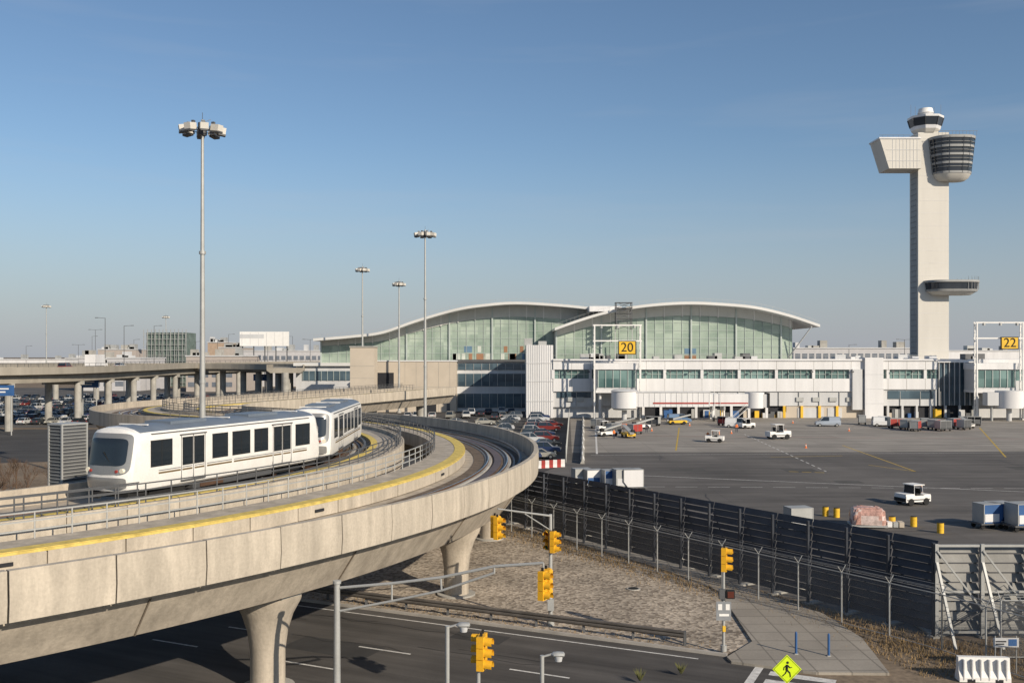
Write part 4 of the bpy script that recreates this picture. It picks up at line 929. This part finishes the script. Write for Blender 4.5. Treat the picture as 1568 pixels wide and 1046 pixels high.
# ---------------------------------------------------------------- signals
SR=mat('lens_red',(.25,.02,.015),.2); SA=mat('lens_amber',(.35,.16,.02),.2); SG=mat('lens_green',(.02,.12,.06),.2)
def sig_head(b,x,y,z,rz,k=1.0,n=3):
    o=b.M; b.M=b.M@Matrix.Translation((x,y,z))@Matrix.Rotation(rz,4,'Z')@Matrix.Scale(k,4)
    for i in range(n):
        zc=(n-1)*.19-i*.38; b.box(-.18,.18,-.1,.14,zc-.18,zc+.18,SIGY); b.tube((0,-.1,zc),(0,-.125,zc),.14,(SR,SA,SG)[i],16)
        vs=[];K=10
        for j in range(K+1):
            a=-math.pi*.15+math.pi*1.3*j/K; vs+=[(.16*math.cos(a),-.1,zc+.16*math.sin(a)),(.165*math.cos(a),-.38,zc+.165*math.sin(a)-.02)]
        b.add(vs,[(2*j,2*j+1,2*j+3,2*j+2) for j in range(K)],SIGY)
    b.box(-.04,.04,-.02,.06,n*.19,n*.19+.12,BLACK); b.M=o
b=MB(); x,y=gp(843,957); h=Z(787,y)
b.tube((0,0,0),(0,0,h),.13,GALV,12,.09); b.tube((0,0,0),(0,0,.4),.22,GALV,12)
aend=Vector((X(762,y-3.0)-x,-3.0,Z(779,y-3)))
b.tube((0,0,h-.1),aend,.06,GALV,8,.04); b.tube((0,0,h-.9),(aend.x*.5,aend.y*.5,(h+aend.z)/2-.12),.035,GALV,6)
sig_head(b,aend.x,aend.y-.1,aend.z-1.0,R(60),1.05); sig_head(b,aend.x-.15,aend.y+.35,aend.z-1.0,R(150),1.05)
sig_head(b,.15,-.3,Z(828,y),R(65),1.05); sig_head(b,-.1,.3,Z(828,y),R(-30),1.0); b.beam((0,0,Z(812,y)),(.15,-.3,Z(812,y)),.05,GALV)
b.cbox((0,-.2,1.2),(.35,.3,.6),GALV)
b.obj('traffic_signal',(x,y,0),smooth=40)
b=MB(); d=40.0; x=X(516,d); h=Z(893,d)
b.tube((0,0,0),(0,0,h),.16,GALV,14,.12); b.tube((0,0,h),(0,0,h+.12),.17,GALV,14); b.tube((0,0,0),(0,0,.4),.28,CONCG,12)
def wp(u,v,dd): return Vector((X(u,dd)-x,dd-d,Z(v,dd)))
top=[wp(516,900,40),wp(600,893,39.6),wp(675,884,39.2),wp(757,867,38.7),wp(832,862,38.2)]; bot_=[wp(516,936,40),wp(600,920,39.6),wp(676,904,39.2),wp(757,877,38.7)]
for p,q in zip(top,top[1:]): b.tube(p,q,.06,GALV,8)
for p,q in zip(bot_,bot_[1:]): b.tube(p,q,.05,GALV,8)
for p,q in zip(top[1:],bot_[1:]): b.tube(p,q,.04,GALV,6)
e=top[-1]; b.tube(e,e+Vector((0,0,-.25)),.04,GALV,6); sig_head(b,e.x-.02,e.y-.1,e.z-.85,R(60),1.0); sig_head(b,e.x+.12,e.y+.35,e.z-.85,R(160),1.0); 
b.obj('traffic_signal',(x,d,0),smooth=40)
b=MB(); x,y=gp(1108,1000); h=Z(842,y)
b.tube((0,0,0),(0,0,h),.075,GALV,10,.065); b.tube((0,0,0),(0,0,.3),.16,GALV,10)
sig_head(b,0,-.25,h-.55,R(70),1.05); b.beam((0,0,h-.3),(0,-.25,h-.3),.04,GALV); b.beam((0,0,h-.9),(0,-.25,h-.9),.04,GALV)
zz=Z(912,y); b.cbox((.3,-.15,zz),(.42,.25,.42),BLACK); b.cbox((.3,-.29,zz),(.32,.02,.32),mat('ped_lens',(.10,.03,.02),.3)); b.cbox((-.1,-.1,zz),(.3,.2,.5),GALVD)
zz=Z(938,y); b.cbox((-.02,-.1,zz),(.75,.03,.95),mat('sign_back_grey',(.25,.26,.27),.5)); b.cbox((-.2,-.12,zz+.2),(.2,.012,.3),WHITE); b.cbox((.18,-.12,zz+.2),(.2,.012,.3),WHITE); b.cbox((0,-.12,zz-.2),(.5,.012,.12),WHITE)
b.cbox((0,-.1,1.15),(.15,.12,.28),TYEL)
b.obj('traffic_signal',(x,y,.12),smooth=40)
b=MB(); d=33.0; x=X(738,d); zz=Z(997,d)
b.tube((-.12,0,0),(-.12,0,zz-.3),.07,GALV,10); b.tube((-.12,0,0),(-.12,0,.3),.15,GALV,10); sig_head(b,0,-.2,zz,R(75),1.0); sig_head(b,-.0,.25,zz,R(-105),.95); b.beam((-.12,0,zz-.4),(0,-.2,zz-.4),.05,GALV)
b.obj('traffic_signal',(x,d,0),smooth=40)
for u,v in((685,958),(830,1003)):
    b=MB(); d=31.0; h=Z(v,d); b.tube((0,0,0),(0,0,h),.07,GALV,10); b.tube((0,0,h-.05),(.35,0,h+.05),.035,GALV,6)
    b.loft([[(.3+q*.42,.14*math.cos(a)*k,h+.03+.09*math.sin(a)*k) for a in [2*math.pi*j/12 for j in range(12)]] for q,k in((0,.4),(.15,.9),(.5,1),(.9,.9),(1,.35))],GALV)
    b.tube((.52,0,h-.02),(.52,0,h-.18),.14,OFFW,12,.11); b.obj('street_lamp',(X(u,d),d,0),smooth=40)
b=MB(); d=38.0; x=X(1205,d); zc=Z(1024,d); FY=mat('fluorescent_yellow',(.62,.80,.02),.5,var=.05)
b.tube((0,0.03,0),(0,.03,zc+.4),.035,GALV,8)
b.M=Matrix.Translation((0,0,zc))@Matrix.Rotation(R(45),4,'Y'); b.box(-.40,.40,-.02,0,-.40,.40,FY); 
for s in(-1,1): b.box(-.375,.375,-.023,-.0201,s*.36-.008,s*.36+.008,BLACK); b.box(s*.36-.008,s*.36+.008,-.0236,-.0205,-.375,.375,BLACK)
b.M=Matrix.Translation((0,-.028,zc))
def stick(p,q,r): b.tube((p[0],0,p[1]),(q[0],0,q[1]),r,BLACK,6)
b.tube((.02,.006,.26),(.02,-.006,.26),.05,BLACK,14); stick((.0,.18),(-.01,-.02),.045); stick((0,-.02),(.11,-.14),.025); stick((.11,-.14),(.13,-.3),.02); stick((0,-.02),(-.07,-.16),.025); stick((-.07,-.16),(-.18,-.26),.02); stick((.01,.17),(.12,.06),.02); stick((.12,.06),(.19,.08),.016); stick((-.0,.17),(-.12,.07),.02); stick((-.12,.07),(-.13,-.03),.016)
b.obj('pedestrian_crossing_sign',(x,d,0))
for u,v in((1219,1001),(1269,1004)):
    b=MB(); b.tube((0,0,0),(0,0,1.05),.06,TBLUE,12); b.tube((0,0,1.05),(0,0,1.12),.065,TBLUE,12,.03); b.box(-.09,.09,-.09,.09,0,.04,GALV); x,y=gp(u,v,.13); b.obj('blue_bollard',(x,y,.13),smooth=40)
b=MB(); x,y=gp(1540,1030); zz=Z(983,y)
for dx in(-.5,.5): b.tube((dx,0,0),(dx,0,zz+.3),.03,GALV,8)
b.box(-.6,.6,-.05,-.02,zz-.22,zz+.22,OFFW); b.box(.1,.5,-.06,-.051,zz-.16,zz+.16,TBLUE); b.box(-.5,.0,-.06,-.051,zz+.02,zz+.08,DARK); b.box(-.5,-.1,-.06,-.051,zz-.1,zz-.04,DARK); b.obj('information_sign',(x,y,0))
for u,v,d in((4,598,185),(137,587,230),(399,578,300)):
    b=MB(); zz=Z(v,d); b.box(-2.2,2.2,-.1,0,zz-1,zz+1,TBLUE); b.box(-1.7,1.2,-.12,-.101,zz+.2,zz+.45,WHITE); b.box(-1.7,.6,-.12,-.101,zz-.4,zz-.15,WHITE)
    for dx in(-1.6,1.6): b.tube((dx,.1,0),(dx,.1,zz+1),.12,GALV,8)
    b.obj('road_sign',(X(u,d),d,0))
for u,v in((970,902),(700,905)):
    b=MB(); x,y=gp(u,v); b.tube((0,0,0),(0,0,.06),.45,CONCG,18); b.tube((0,0,.06),(0,0,.075),.33,BLACK,18); b.obj('manhole_cover',(x,y,0))

# ---------------------------------------------------------------- vegetation
DG=mat('dry_grass',(.26,.18,.09),.9,var=.3,scale=3)
b=MB()
for i in range(9000):
    t=random.random(); base=FA.lerp(FB+Vector((2,-3)),t)+Vector((-.84,-.54))*abs(random.gauss(1.6,1.2)); s=random.uniform(.08,.3); a=random.uniform(0,6.28)
    b.add([(base.x,base.y,0),(base.x+.05*math.cos(a),base.y+.05*math.sin(a),0),(base.x+random.uniform(-.12,.12),base.y+random.uniform(-.12,.12),s)],[(0,1,2)],DG)
for i in range(5000):
    x=random.uniform(14,32); y=random.uniform(45.5,51.5); 
    if x<18+ (51-y)*.2: continue
    s=random.uniform(.05,.25); a=random.uniform(0,6.28); b.add([(x,y,0),(x+.05*math.cos(a),y+.05*math.sin(a),0),(x+random.uniform(-.1,.1),y,s)],[(0,1,2)],DG)
for i in range(900):
    s_=random.uniform(-30,22); p=kp(s_,-random.uniform(.25,2.2)); s=random.uniform(.05,.2); b.add([(p[0],p[1],.01),(p[0]+.04,p[1],.01),(p[0]+random.uniform(-.1,.1),p[1],s)],[(0,1,2)],DG)
b.obj('dry_grass')
BK=mat('bark',(.12,.08,.055),.95,var=.3)
def bare_tree(x,y,h,seed):
    random.seed(seed); b=MB()
    def br(p,d,L_,r,n):
        q=p+d*L_; b.tube(p,q,r,BK,6 if r>.03 else 4,r*.65,False)
        if n==0: return
        for k in range(3 if n>1 else 4):
            nd=(d+Vector((random.uniform(-1,1),random.uniform(-1,1),random.uniform(-.2,.6)))*.6).normalized(); br(p.lerp(q,random.uniform(.5,1)),nd,L_*random.uniform(.55,.8),r*.6,n-1)
    br(Vector((0,0,0)),Vector((0,0,1)),h*.35,h*.018,5); b.obj('bare_tree',(x,y,0))
for i,(u,d,h) in enumerate(((8,82,7.5),(40,90,6),(-15,75,7),(70,100,5),(25,110,5.5))): bare_tree(X(u,d),d,h,i+3)
random.seed(99)
b=MB()
for cx_,cy_ in((gp(1043,1035)),gp(980,1046)):
    for i in range(160):
        a=random.uniform(0,6.28); s=random.uniform(.2,.7); b.add([(cx_,cy_,.1),(cx_+.04,cy_,.12),(cx_+math.cos(a)*s*.5,cy_+math.sin(a)*s*.5,s)],[(0,1,2)],mat('weed_green',(.13,.13,.05),.9))
b.obj('weed')
sheet('side_road',[(-140,118),(-62,140),(-52,175),(-60,200),(-100,200),(-160,150)],.009,ASPH)
sheet('footpath',[(-80,112),(-48,104),(-47,107),(-80,117)],.011,SIDW)
